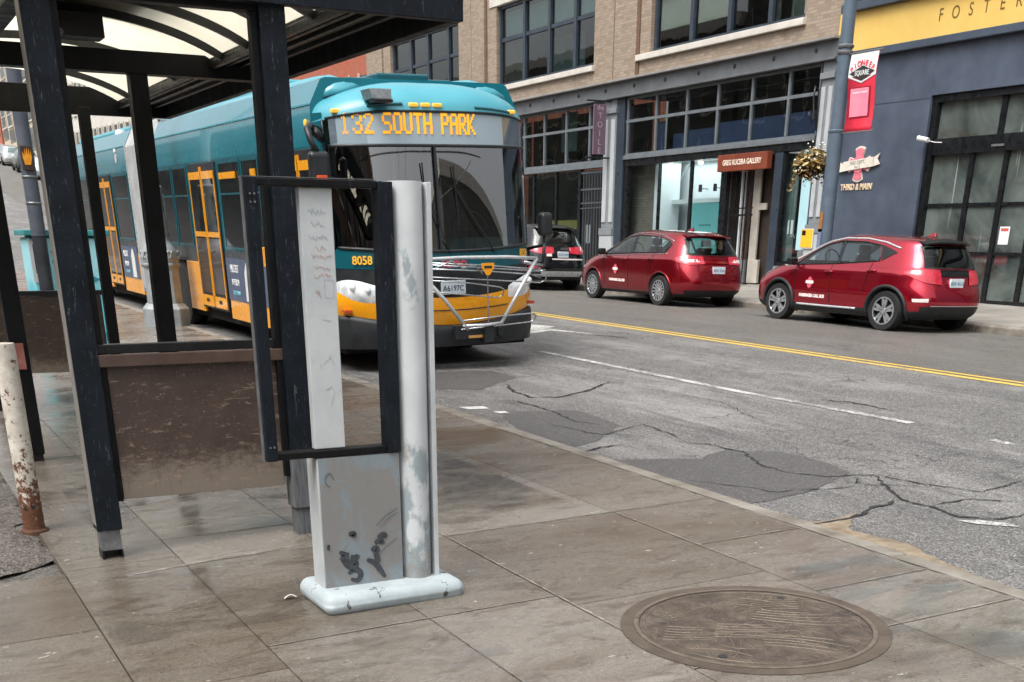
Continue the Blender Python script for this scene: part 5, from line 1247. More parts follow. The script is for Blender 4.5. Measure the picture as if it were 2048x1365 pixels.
# ---------------------------------------------------------------- buildings on the far side
def brickmat(name, c1, c2, mortar, sy=1.0, scl=1.0):
    a = NT(name); tc = a.n('ShaderNodeTexCoord'); sp = a.n('ShaderNodeSeparateXYZ'); a.l(a.pos, sp.inputs[0])
    cb = a.n('ShaderNodeCombineXYZ'); a.l(sp.outputs[1], cb.inputs[0]); a.l(sp.outputs[2], cb.inputs[1])
    br = a.n('ShaderNodeTexBrick'); br.inputs['Scale'].default_value = 1.0
    br.inputs['Brick Width'].default_value = .21*scl; br.inputs['Row Height'].default_value = .068*scl; br.inputs['Mortar Size'].default_value = .006
    br.inputs['Color1'].default_value = lin(c1); br.inputs['Color2'].default_value = lin(c2); br.inputs['Mortar'].default_value = lin(mortar)
    a.l(cb.outputs[0], br.inputs['Vector'])
    col = a.mix(a.ramp(a.noise(.8, 6, .7), [(.4, 0.), (.72, .45)]), br.outputs[0], mortar)
    col = a.mix(a.ramp(a.noise(2.5, 6, .7, vs=(1, 1, .3)), [(.58, 0.), (.75, .4)]), col, '#5d4a3c')
    a.set(col=col, rough=.8); a.bump(br.outputs['Fac'], .4, -.006); return a.m
M['brick'] = brickmat('tan_brick', '#9a8b7b', '#827364', '#807263')
M['brickin'] = brickmat('grey_brick', '#7d766c', '#6c655c', '#5d574f')
M['brickred'] = brickmat('orange_red_brick', '#a85a42', '#9a4c36', '#8a5a48')
M['groove'] = mat('brown_groove', '#6d543f', '#5a4433', 6, .8)
M['sill'] = mat('pale_stone_sill', '#c6c1b8', '#b3ada3', 3, .7, bump=.15)
M['steel'] = mat('grey_painted_beam', '#55585a', '#63666a', 2.5, .5, bump=.1)
M['steelhi'] = mat('grey_beam_flange', '#8b8884', '#777471', 3, .55)
M['frameblue'] = mat('navy_window_frame', '#2a323c', '#353e49', 4, .4)
M['framegrey'] = mat('grey_transom_frame', '#5a6064', '#6a7074', 4, .45)
M['colgrey'] = mat('light_grey_column', '#7f8487', '#6d7275', 3, .5, bump=.1)
M['colpale'] = mat('pale_column_flute', '#adb1b3', '#9fa3a5', 3, .5)
def slatemat():
    a = NT('slate_blue_wall'); base = a.mix(a.ramp(a.noise(1.3, 7, .65), [(.35, 0.), (.7, 1.)]), '#3c4554', '#4f5867')
    base = a.mix(a.ramp(a.noise(3.5, 6, .7, vs=(1, 1, .12)), [(.56, 0.), (.74, .5)]), base, '#38404c')
    base = a.mix(a.ramp(a.noise(5, 5, .7, vs=(1, 1.5, .35), dist=1.), [(.70, 0.), (.74, .6)]), base, '#8790a0')
    a.set(col=base, rough=a.ramp(a.noise(3), [(.3, .4), (.7, .65)])); a.bump(a.noise(14, 6, .7), .25, .006); return a.m
M['slate'] = slatemat()
M['slatetrim'] = mat('slate_trim', '#39424f', '#434d5a', 2, .5)
M['fascia'] = mat('yellow_fascia', '#d9b765', '#cfab58', 1.2, .55)
M['bldgblack'] = mat('black_shop_frame', '#0f1113', '#17191c', 5, .35)
M['wglass'] = glass('window_glass', (.62, .68, .68), .95, 1.65)
M['shopglass'] = glass('shop_glass', (.86, .9, .9), .9, 1.45)
def paneglass():
    a = NT('door_glass_pane'); base = a.mix(a.ramp(a.noise(.55, 4, .6, dist=.8), [(.35, 0.), (.65, 1.)]), '#2b322f', '#69716d')
    base = a.mix(a.ramp(a.noise(1.6, 3, .5, vs=(1, 3, .15)), [(.66, 0.), (.69, .6)]), base, '#a9b0ac')  # vertical pale streaks painted as highlights on the glass
    base = a.mix(a.ramp(a.noise(1.1, 2, .4, vs=(1, .5, 2)), [(.64, 0.), (.66, .35)]), base, '#4d443e')
    a.set(col=base, rough=.04, ior=1.8); a.bump(a.noise(1.1, 2), .05, .03); return a.m
M['doorglass'] = paneglass()
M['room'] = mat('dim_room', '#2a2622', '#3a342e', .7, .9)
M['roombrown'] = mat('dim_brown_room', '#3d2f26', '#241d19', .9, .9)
M['blind'] = mat('cream_blind', '#c9c2ac', '#bdb59c', 1, .8)
M['wallwhite'] = mat('gallery_white_wall', '#dfe3e4', '#d3d8da', 1, .8)
M['wallteal'] = mat('gallery_teal_wall', '#6fb3b4', '#64a6a8', 1, .7)
def bfun(t):
    def bx(name, material, *boxes, bevel=0, parent=t):
        b = MB()
        for q in boxes: b.box(*q)
        return b.build(name, material, parent, bevel=bevel)
    return bx
def tanbuilding():
    t = thing('brick_building', 'tan brick building with large navy framed windows over grey steel shop fronts', 'building', (XF, 22.4, .58), (-.008, 0, .016))
    bx = bfun(t); TOP = 12.
    # brickwork (x inward, y along the street, z up)
    bx('wall', M['brick'], (0, .35, .02, 1.25, 5.085, TOP), (0, .35, 7.23, 9.98, 5.085, TOP), (0, .35, 15.8, 18.5, 5.085, TOP), (0, .35, 24.25, 26.6, 5.085, TOP),
       (.001, .35, 1.2505, 7.2295, 5.085, 5.425), (.001, .35, 9.9805, 15.7995, 5.085, 5.425), (.001, .35, 18.5005, 24.2495, 5.085, 5.425),
       (.001, .35, 1.2505, 7.2295, 8.05, TOP), (.001, .35, 9.9805, 15.7995, 8.05, TOP), (.001, .35, 18.5005, 24.2495, 8.05, TOP))
    for s0, s1 in ((7.80, 8.85), (16.52, 17.42), (24.9, 25.9)): bx('pilaster', M['brick'], (-.07, -.001, s0, s1, 5.087, TOP))
    for s0 in (7.70, 8.853, 16.42, 17.423): bx('groove', M['groove'], (-.035, -.001, s0, s0+.095, 5.088, TOP))
    for s0, s1 in ((1.19, 7.77), (9.93, 16.23), (18.4, 24.3)):
        bx('sill', M['sill'], (-.10, .20, s0, s1, 5.43, 5.57), bevel=.012); bx('lintel', M['sill'], (-.03, .30, s0+.0, s1, 7.78, 8.045), bevel=.01)
    mull = {0: [(1.28, 7.20), (2.56, 4.07, 5.58)], 1: [(10.01, 15.77), (11.18, 12.66, 14.18)], 2: [(18.53, 24.22), (19.5, 21.15, 22.6)]}
    for k, ((a, b_), ms) in mull.items():
        f = bx('window', M['frameblue'], (.10, .22, a, a+.10, 5.575, 7.775), (.10, .22, b_-.10, b_, 5.575, 7.775), (.10, .22, a+.101, b_-.101, 5.575, 5.66), (.10, .22, a+.101, b_-.101, 7.69, 7.775),
               (.12, .21, a+.101, b_-.101, 6.80, 6.90), *[(.09, .225, m_-.07, m_+.07, 5.661, 7.689) for m_ in ms])
        bx('pane', M['wglass'], (.165, .172, a+.05, b_-.05, 5.6, 7.75), parent=f)
        bx('jamb_light', M['colpale'], *[(.095, .10, q-.012, q+.002, 5.68, 7.68) for q in [a+.11]+[m_+.075 for m_ in ms]], parent=f) if k < 2 else None
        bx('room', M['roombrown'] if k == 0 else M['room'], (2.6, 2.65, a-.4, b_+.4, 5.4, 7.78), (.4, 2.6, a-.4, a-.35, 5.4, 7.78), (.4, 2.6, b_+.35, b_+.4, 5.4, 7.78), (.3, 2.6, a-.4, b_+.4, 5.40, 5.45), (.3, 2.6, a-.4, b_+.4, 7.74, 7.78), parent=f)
        if k == 0:
            bx('blind', M['blind'], (.22, .23, 5.66, 7.08, 6.05, 7.68), parent=f); bx('blind', M['blind'], (.22, .23, 4.16, 5.49, 6.02, 7.68), parent=f)
            bx('curtain', mat('pale_curtain', '#8d8a80', '#6f6a62', 5, .9, vs=(1, 6, .3)), (.5, .52, 1.4, 2.3, 5.6, 7.7), (.6, .62, 2.8, 3.2, 5.6, 7.7), parent=f)
        if k == 1:
            bx('blind', mat('grey_roller_blind', '#5b5850', '#4c4942', 2, .9), (.22, .23, 14.28, 15.65, 5.66, 6.79), parent=f)
            bx('pale_sheet', mat('pale_sheet_paint', '#8ba0a0', '#7c9292', 2, .8), (.9, .92, 11.9, 14.1, 5.7, 6.75), (.25, .26, 10.2, 15.6, 6.95, 7.6), parent=f)  # upright pale sheets behind the panes
    # riveted beam over the shops
    bx('beam', M['steel'], (-.06, .30, .02, 26.6, 4.69, 5.03), bevel=.004); bx('beam_flange', M['steelhi'], (-.20, .30, .02, 26.6, 5.031, 5.084), bevel=.008)
    bx('beam_flange', M['steel'], (-.14, .30, .02, 26.6, 4.645, 4.689), bevel=.006)
    for k in range(18):
        s = .7+1.42*k; b = MB(); b.lathe([(.045, 0), (.04, .03), (.001, .04)], n=10); o = b.build('rivet', mat('rivet_dark', '#26282a', rough=.6) if k == 0 else M['rv'], t); M['rv'] = o.data.materials[0]
        o.matrix_local = Matrix.Translation((-.06, s, 4.88)) @ Matrix.Rotation(R(-90), 4, 'Y')
    # columns
    for s0, s1 in ((8.68, 9.30), (15.6, 16.2), (.06, .46)):
        cl = bx('column', M['colgrey'], (-.02, .30, s0, s1, 1.40, 4.64), bevel=.006)
        w_ = s1-s0
        bx('flute', M['colpale'], (-.05, -.0205, s0+.06*w_, s0+.36*w_, 1.55, 4.15), (-.05, -.0205, s0+.62*w_, s0+.94*w_, 1.55, 4.15), bevel=.006, parent=cl)
        bx('column_base', M['colpale'], (-.07, .30, s0-.02, s1+.02, -.4, 1.20), bevel=.01, parent=cl); bx('column_band', M['colgrey'], (-.09, .30, s0-.03, s1+.03, 1.205, 1.395), (-.08, .30, s0-.03, s1+.03, 4.30, 4.42), bevel=.01, parent=cl)
    bx('jamb', M['frameblue'], (.0, .30, 8.31, 8.678, -.4, 4.64)); bx('jamb', M['frameblue'], (.0, .3, .462, .52, -.4, 4.64))
    # bay 2: transom lights and gallery window
    def transom(a, b_, z0, z1, zm, ms):
        f = bx('transom_window', M['framegrey'], (.05, .14, a, b_, zm-.035, zm+.035), (.05, .14, a, b_, z0, z0+.05), (.05, .14, a, b_, z1-.05, z1), *[(.045, .145, m_-.035, m_+.035, z0+.051, zm-.036) for m_ in ms], *[(.045, .145, m_-.035, m_+.035, zm+.036, z1-.051) for m_ in ms])
        bx('pane', M['wglass'], (.09, .096, a+.01, b_-.01, z0+.02, z1-.02), parent=f); return f
    f = transom(.53, 8.30, 3.22, 4.63, 4.06, (.58, 1.62, 2.94, 4.25, 5.53, 6.88, 8.22))
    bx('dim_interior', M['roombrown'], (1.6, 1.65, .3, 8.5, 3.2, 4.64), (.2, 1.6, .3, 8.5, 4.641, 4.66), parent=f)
    bl = mat('blue_window_film', '#5d6690', '#525b80', 1.5, .8)
    bx('blue_film', bl, (.13, .14, .65, 4.20, 3.28, 3.74), (.13, .14, 4.30, 5.48, 3.28, 3.66), (.13, .14, 5.58, 6.15, 3.28, 3.62), (.13, .14, 6.55, 6.84, 3.28, 3.95), parent=f)  # blue film strips close behind the transom glass
    bx('shop_header', M['bldgblack'], (.02, .30, .53, 8.30, 2.955, 3.12), bevel=.006); bx('header_cap', M['framegrey'], (-.02, .30, .53, 8.30, 3.122, 3.215), bevel=.006)
    gw = bx('display_window', M['bldgblack'], (.04, .16, 8.12, 8.30, .02, 2.95), (.04, .16, 3.66, 3.90, -.4, 2.95), (.06, .14, 5.16, 5.24, .55, 2.95), (.06, .14, 6.60, 6.66, .55, 2.95), (.05, .16, 3.901, 8.119, .47, .54))
    bx('pane', M['shopglass'], (.10, .106, 3.89, 8.13, .53, 2.954), parent=gw)
    bx('bulkhead', M['colgrey'], (.03, .3, 3.90, 8.30, -.4, .468))
    bx('white_wall', M['wallwhite'], (1.5, 1.55, 3.4, 9.6, .5, 3.1), (.3, 1.5, 3.35, 3.4, .5, 3.1), (.2, 1.5, 3.4, 9.6, .44, .47), (.17, 1.5, 3.4, 9.6, 3.05, 3.1), parent=gw)
    bx('teal_panel', M['wallteal'], (.9, .93, 4.7, 6.33, .5, 1.98), parent=gw); bx('white_shelf', M['wallwhite'], (.95, 1.4, 4.6, 8.1, 2.0, 2.10), parent=gw)
    for z, s0, s1 in ((1.42, 5.3, 5.85), (1.22, 5.3, 5.75)): bx('wall_lettering', mat('dark_teal_letters', '#3d7678', rough=.7), *[(.895, .899, s0+.09*k, s0+.09*k+.06, z, z+.05) for k in range(int((s1-s0)/.09))], parent=gw)
    for s in (5.65, 6.3, 8.1):
        bx('picture_lamp', M['bldgblack'], (1.2, 1.28, s-.03, s+.03, 2.28, 2.46), (1.28, 1.5, s-.01, s+.01, 2.35, 2.37), parent=gw)
    bx('inner_pier', M['brickin'], (.5, .9, 7.36, 9.2, .4, 3.04), parent=gw); bx('white_return', M['wallwhite'], (.45, 1.2, 7.18, 7.35, .5, 3.04), parent=gw)
    b = MB(); b.hexa([(1.42, 8.5, 2.11), (1.49, 8.5, 2.11), (1.49, 8.1, 2.11), (1.42, 8.1, 2.11)], [(1.42, 7.5, 3.04), (1.49, 7.5, 3.04), (1.49, 7.1, 3.04), (1.42, 7.1, 3.04)]); b.build('white_brace', M['wallwhite'], gw)
    for s in (6.75, 5.45):
        b = MB(); b.cyl((.55, s, 2.95), (.55, s, 2.90), .07, .06, 14); b.build('downlight', emis('warm_downlight', '#ffe2b0', 4), gw)
    pl = bpy.data.lights.new('gallery_light', 'AREA'); pl.energy = 22; pl.size = 1.2; pl.shape = 'RECTANGLE'; pl.size_y = 2.4; pl.color = (.88, .97, 1)
    po = bpy.data.objects.new('gallery_light', pl); COL.objects.link(po); po.parent = gw; po.location = (.8, 6.0, 3.0)
    # gallery entrance
    bx('entrance_recess', M['roombrown'], (.52, .56, 1.88, 3.66, -.2, 2.95), (.16, 1.0, 3.62, 3.66, -.2, 2.95), (.16, 1.0, 1.88, 1.90, -.2, 2.95), (.02, 1.0, 1.9, 3.62, 2.93, 2.954))
    bx('white_door_jamb', mat('off_white_paint', '#b9b2a8', '#a69e93', 4, .6), (.36, .42, 2.72, 2.98, .06, 2.9), (.37, .42, 2.45, 2.719, 1.75, 1.90), (.32, .40, 2.55, 3.0, .08, .62), bevel=.008)
    bx('door', mat('dark_brown_door', '#34261e', '#45332a', 4, .5), (.44, .50, 2.99, 3.44, .05, 2.85), bevel=.006); b = MB(); b.tube([(.43, 3.05, .95), (.40, 3.05, 1.0), (.40, 3.05, 1.15), (.43, 3.05, 1.2)], .015, 6); b.build('door_pull', M['chrome'], t)
    bx('door', mat('pale_blue_glow', '#a9c3c9', '#8fb0b8', 5, .5), (.43, .47, 3.46, 3.61, .3, 2.85)); bx('grey_step_panel', M['colgrey'], (.30, .36, 3.05, 3.6, .04, .62))  # pale blue strip is a painted glow, not a door leaf
    gt = bx('security_gate', M['bldgblack'], *[(.10, .125, s, s+.025, .05, 2.60) for s in (2.70, 2.86, 3.02, 3.18, 3.34, 3.50)], (.095, .13, 2.66, 3.62, 1.62, 1.66), (.095, .13, 2.66, 3.62, 1.78, 1.81), (.095, .13, 2.66, 3.62, .05, .09))
    bx('door_step', M['conc_far'], (-.25, .9, 1.6, 3.7, -.42, .04)); bx('frame', M['frameblue'], (.03, .2, 1.60, 1.88, -.4, 2.95))
    w3 = bx('display_window', M['bldgblack'], (.05, .15, .53, 1.599, .50, .58), (.05, .15, .53, .60, .581, 2.95), (.05, .15, 1.54, 1.599, .581, 2.95)); bx('pane', M['shopglass'], (.10, .106, .59, 1.55, .57, 2.954), parent=w3)
    bx('curtain', mat('pale_green_curtain', '#7b8a86', '#50605d', 7, .9, vs=(1, 4, .2)), (.35, .37, 1.35, 2.1, .6, 2.9), parent=w3); bx('interior', M['room'], (1.2, 1.25, .4, 1.6, .5, 3), parent=w3); bx('white_notice', M['wallwhite'], (.11, .115, 1.12, 1.2, 1.2, 1.5), (.11, .115, 1.26, 1.31, 1.2, 1.5), parent=w3)
    bx('bulkhead', M['colgrey'], (.02, .3, .53, 1.6, -.4, .498)); bx('pale_blue_panel', mat('pale_cyan_panel', '#a9cdd3', '#9cc2c9', 2, .5), (.0, .045, .54, .84, .85, 2.95), bevel=.005)
    # bay 0, behind the bus
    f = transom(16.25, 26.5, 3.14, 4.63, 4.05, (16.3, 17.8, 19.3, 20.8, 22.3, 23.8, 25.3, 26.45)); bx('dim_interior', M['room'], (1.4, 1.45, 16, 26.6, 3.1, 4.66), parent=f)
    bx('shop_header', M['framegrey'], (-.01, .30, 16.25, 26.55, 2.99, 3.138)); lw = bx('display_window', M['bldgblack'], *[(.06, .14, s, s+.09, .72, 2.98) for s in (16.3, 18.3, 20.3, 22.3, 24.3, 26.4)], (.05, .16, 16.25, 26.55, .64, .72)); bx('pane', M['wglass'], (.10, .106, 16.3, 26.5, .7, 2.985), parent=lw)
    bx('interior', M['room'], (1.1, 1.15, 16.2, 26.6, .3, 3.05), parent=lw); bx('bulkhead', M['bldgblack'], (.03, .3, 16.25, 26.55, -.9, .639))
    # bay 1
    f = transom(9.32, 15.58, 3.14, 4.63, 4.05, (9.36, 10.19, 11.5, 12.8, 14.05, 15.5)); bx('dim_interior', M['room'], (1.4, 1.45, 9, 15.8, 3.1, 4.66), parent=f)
    bx('pale_board', mat('pale_green_board', '#7f928e', '#6f827e', 3, .8), (.5, .52, 11.6, 12.5, 3.55, 4.6), parent=f)
    bx('shop_header', M['framegrey'], (-.01, .30, 9.32, 15.58, 2.99, 3.138), bevel=.006)
    lw = bx('display_window', M['bldgblack'], (.05, .16, 10.60, 10.75, -.3, 2.98), (.06, .14, 12.02, 12.10, .8, 2.98), (.06, .14, 13.4, 13.5, .8, 2.98), (.05, .16, 10.751, 15.58, .72, .80)); bx('pane', M['wglass'], (.10, .106, 10.7, 15.5, .78, 2.985), parent=lw)
    bx('interior', mat('dim_taupe_room', '#57504a', '#403a36', .9, .9), (1.1, 1.15, 10.5, 15.6, .5, 3.05), parent=lw); bx('yellow_strip', mat('pale_yellow_strip', '#d9c27a', '#c9b069', 3, .6), (.115, .13, 10.76, 12.01, 1.39, 1.64), (.115, .13, 12.11, 12.7, 1.39, 1.64), parent=lw)
    bx('bulkhead', M['bldgblack'], (.03, .3, 10.6, 15.58, -.4, .719))
    bx('entrance_recess', M['dark'], (1.2, 1.25, 9.3, 10.6, -.3, 3)); gt = bx('security_gate', mat('gate_steel', '#3c4248', '#4a5056', 5, .45), *[(.06, .085, 9.36+.155*k, 9.385+.155*k, -.05, 2.86) for k in range(8)], (.055, .09, 9.34, 10.58, 2.42, 2.47), (.055, .09, 9.34, 10.58, 2.06, 2.10), (.055, .09, 9.34, 10.58, 1.93, 1.96), (.055, .09, 9.34, 10.58, 2.86, 2.92))
    bx('white_notice', mat('grey_notice', '#7d8484', rough=.6), (.11, .12, 10.1, 10.4, 1.0, 1.5))
    return t
tanb = tanbuilding()
BM = Matrix.Translation((XF, 22.4, .58)) @ Matrix.Rotation(.016, 4, 'Z') @ Matrix.Rotation(-.008, 4, 'X')
def onf(x, y, z): return tuple(BM @ Vector((x, y, z)))
def signs():
    # gallery fascia sign
    p = onf(-.12, 2.86, 2.80); t = thing('shop_sign', 'rust brown shop sign with pale lettering above the gallery door', 'sign', p, (-.008, 0, .016))
    b = MB(); b.box(-.06, .10, -.94, .94, -.185, .185); b.build('board', mat('rust_sign_board', '#7a3a24', '#6b2f1c', 3, .5), t, bevel=.01)
    text('GREG KUCERA GALLERY', .165, frame((-.064, 0, .0), (0, -1, 0), (0, 0, 1)), mat('sign_letters', '#e3d5c4', rough=.6), t, sx=.80, bold=.003)
    # hanging blade sign
    p = onf(-.02, 8.99, 3.9); t = thing('hanging_sign', 'narrow mauve vertical sign hung from brackets on the grey column', 'sign', p, (0, 0, 0))
    b = MB(); b.box(-.56, -.16, -.03, .03, -.62, .62); b.build('board', mat('mauve_board', '#6d5866', '#5f4c5a', 4, .5), t, bevel=.006)
    for z in (.70, -.70): b = MB(); b.tube([(.05, 0, z), (-.75, 0, z)], .022, 8); b.tube([(-.35, 0, z), (-.35, 0, z-.08*math.copysign(1, z))], .01, 6); b.lathe([(.001, -.03), (.035, 0), (.001, .03)], (-.77, 0, z), 10); b.build('bracket', M['bldgblack'], t, smooth=40)
    gm = mat('pale_pink_letters', '#a99aa6', rough=.5); text('the', .17, frame((-.36, -.033, .53), (1, 0, 0), (0, 0, 1)), gm, t)
    for k, ch in enumerate('TOILE'): text(ch, .21, frame((-.36, -.033, .33-.215*k), (1, 0, 0), (0, 0, 1)), gm, t)
    p = onf(-.09, .37, 1.09); t = thing('wall_sign', 'small plain yellow notice board fixed to the grey column', 'sign', p, (0, 0, .016))
    b = MB(); b.box(-.02, .01, -.19, .19, -.18, .20); b.build('plate', mat('yellow_notice', '#eab52a', '#e0a820', 5, .5), t, bevel=.006); b = MB(); b.box(-.024, -.0205, .04, .16, .08, .18); b.build('mark', M['bldgblack'], t); b = MB(); b.box(-.015, .012, -.21, .21, -.20, .22); b.build('frame', M['sill'], t)
    t = thing('wall_bracket', 'black scrolled iron bracket on the grey corner column', 'bracket', onf(-.1, .42, 3.75), (0, 0, 0))
    b = MB(); b.tube([(0, 0, -.45), (-.02, .02, .35), (-.12, .02, .42), (-.16, .0, .2), (-.1, 0, -.2), (-.18, 0, -.35)], .02, 6); b.tube([(-.05+.09*math.cos(a*.5), .12+.1*math.sin(a*.5)*.3, -.15+.09*math.sin(a*.5)) for a in range(13)], .022, 6); b.build('iron_scroll', M['bldgblack'], t, smooth=True)
signs()
def firehouse():
    t = thing('slate_building', 'slate blue painted building with yellow fascia and black glazed entrance', 'building', (XF, 22.4, .58))
    bx = bfun(t); E = -11.0
    bx('wall', M['slate'], (0, .4, -2.78, -.01, -.5, 4.58), (.001, .4, E, -2.7805, 3.73, 4.58), (.0, .4, E-4, E, -.5, 4.58), (0.03, .4, E-4, -.01, 5.62, 12), bevel=.004)
    bx('cornice', M['slatetrim'], (-.14, .4, E-4, -.01, 4.585, 4.725), bevel=.012); bx('cornice', M['slatetrim'], (-.16, .4, E-4, -.01, 5.46, 5.615), bevel=.012)
    fa = bx('fascia', M['fascia'], (-.03, .4, E-4, .12, 4.73, 5.455))
    gm = mat('bronze_letters', '#6b5523', rough=.5)
    for k, ch in enumerate('FOSTER/'): text(ch, .31, frame((-.034, -2.77-.375*k, 5.09), (0, -1, 0), (0, 0, 1)), gm, fa, sx=.82)
    bx('upper_window', mat('pale_sky_glass', '#a8c4cc', '#93b3bd', 2, .2), (-.01, .02, E, -.2, 5.7, 7.2)); bx('groove', M['slatetrim'], (-.006, -.001, -2.77, -1.0, 3.685, 3.70))
    en = bx('entrance', M['bldgblack'], (.06, .3, -2.93, -2.785, -.13, 3.725), (.06, .3, E, -2.931, 3.60, 3.725), (.08, .34, E, -2.931, 2.66, 2.95), (.12, .26, E, -2.931, -.13, .0),
            (.13, .24, -4.60, -4.48, 2.951, 3.599), (.13, .24, -6.3, -6.2, 2.951, 3.599),
            *[(.13, .25, s-.055, s+.055, .001, 2.659) for s in (-3.95, -4.79, -5.60, -6.45, -7.3, -8.2, -9.2)], *[(.14, .24, s1+.056, s0-.056, z, z+.06) for s0, s1 in ((-2.875, -3.95), (-3.95, -4.79), (-4.79, -5.60), (-5.60, -6.45), (-6.45, -7.3)) for z in (.82, 1.71)])
    bx('transom_pane', M['doorglass'], (.18, .186, E, -2.9, 2.94, 3.61), parent=en); bx('door_pane', M['doorglass'], (.18, .186, E, -2.9, -.02, 2.67), parent=en)
    bx('lobby', mat('lobby_grey_wall', '#79807c', '#5e6562', .8, .8), (2.6, 2.65, E, -2.6, -.2, 3.0), (.35, 2.6, -2.78, -2.74, -.2, 3.7), parent=en); bx('lobby_ceiling', M['room'], (.35, 2.6, E, -2.78, 2.9, 3.0), parent=en); bx('lobby_floor', M['conc_far'], (.3, 2.6, E, -2.78, -.16, -.12), parent=en); bx('dim_upper_room', M['room'], (1.6, 1.65, E, -2.8, 2.9, 3.8), parent=en)
    nt_ = bx('notice', M['wallwhite'], (.174, .178, -5.14, -4.90, 1.02, 1.34), parent=en); bx('notice_heading', mat('red_heading', '#c2574e', rough=.6), (.170, .1735, -5.11, -4.93, 1.26, 1.31), parent=nt_) if False else None
    bx('notice_heading', mat('red_heading', '#c2574e', rough=.6), (.170, .1735, -5.11, -4.93, 1.26, 1.31), parent=en)
    bx('lock_plate', M['galv'], (.06, .0795, -4.75, -4.45, 2.74, 2.78), parent=en); bx('sill', M['conc_far'], (-.06, .3, E, -2.785, -.5, -.132))
    # camera on the reveal
    t2 = thing('wall_camera', 'small white camera on a bracket at the corner of the black entrance', 'security camera', (XF-.02, 22.4-2.86, .58+2.92))
    b = MB(); b.tube([(.0, 0, .0), (-.12, -.02, .02)], .02, 6); b.build('bracket', M['galv'], t2); b = MB(); b.cyl((-.16, .10, .05), (-.14, -.16, .0), .05, .045, 14); b.build('camera_body', mat('white_plastic', '#d5d5d2', rough=.4), t2, smooth=40); b = MB(); b.tube([(-.13, -.12, .0), (-.05, -.25, -.04), (.0, -.4, -.05)], .008, 6); b.build('cable', M['wtext'], t2)
    # emblem with ribbon
    t3 = thing('wall_emblem', 'pink and cream cross shaped fire department emblem with a ribbon on the slate wall', 'emblem', (XF, 22.4-.97, .58+2.575))
    rm, cm = mat('emblem_pink_red', '#c85a6c', '#d98a96', 26, .5), mat('emblem_cream', '#d8d2c6', '#c6bfb2', 9, .5)
    def flare(a, sz, d0, d1, mb):
        P = [(-.07, .05), (-.15, .30), (-.08, .335), (0, .35), (.08, .335), (.15, .30), (.07, .05)]
        Q = [(sz*(u*math.cos(a)-v*math.sin(a)), sz*(u*math.sin(a)+v*math.cos(a))) for u, v in P]; mb.prism(Q, lambda u, v, d: (d, -u, v), d0, d1)
    for k in range(4):
        b = MB(); flare(k*math.pi/2, 1., -.03, -.001, b); b.build('cross_edge', cm, t3); b = MB(); flare(k*math.pi/2, .9, -.04, -.031, b); b.build('cross_arm', rm, t3)
    b = MB(); b.cyl((-.05, 0, 0), (-.001, 0, 0), .17, n=24); b.build('roundel', rm, t3)
    b = MB(); b.prism([(-.46, -.125), (-.46, .06), (.46, .125), (.46, -.06)], lambda u, v, d: (d, -u, v), -.07, -.052); rb = b.build('ribbon', cm, t3)
    for s in (-1, 1):
        b = MB(); b.prism([(s*.40, .04+s*.05), (s*.62, .13+s*.06), (s*.56, .02+s*.06), (s*.64, -.08+s*.06), (s*.40, -.10+s*.03)], lambda u, v, d: (d, -u, v), -.05, -.030); b.build('ribbon_tail', cm, t3)
    Fm = frame((-.073, 0, .03), (0, -1, .07), (0, .07, 1)); text('FIRE DEPT.', .10, Fm, mat('ribbon_ink', '#8d8a86', rough=.6), t3); text('No. 2', .07, frame((-.073, 0, -.05), (0, -1, .07), (0, .07, 1)), M['ribbon_ink'] if 'ribbon_ink' in M else mat('ribbon_ink', '#8d8a86', rough=.6), t3)
    t4 = thing('wall_lettering', 'cream serif street corner lettering below the emblem on the slate wall', 'lettering', (XF, 22.4-.95, .58+2.13))
    text('THIRD & MAIN', .17, frame((-.012, 0, 0), (0, -1, 0), (0, 0, 1)), mat('cream_letters', '#d6bfa0', rough=.5), t4, 'letters', ext=.01, sx=.86, bold=.004)
firehouse()
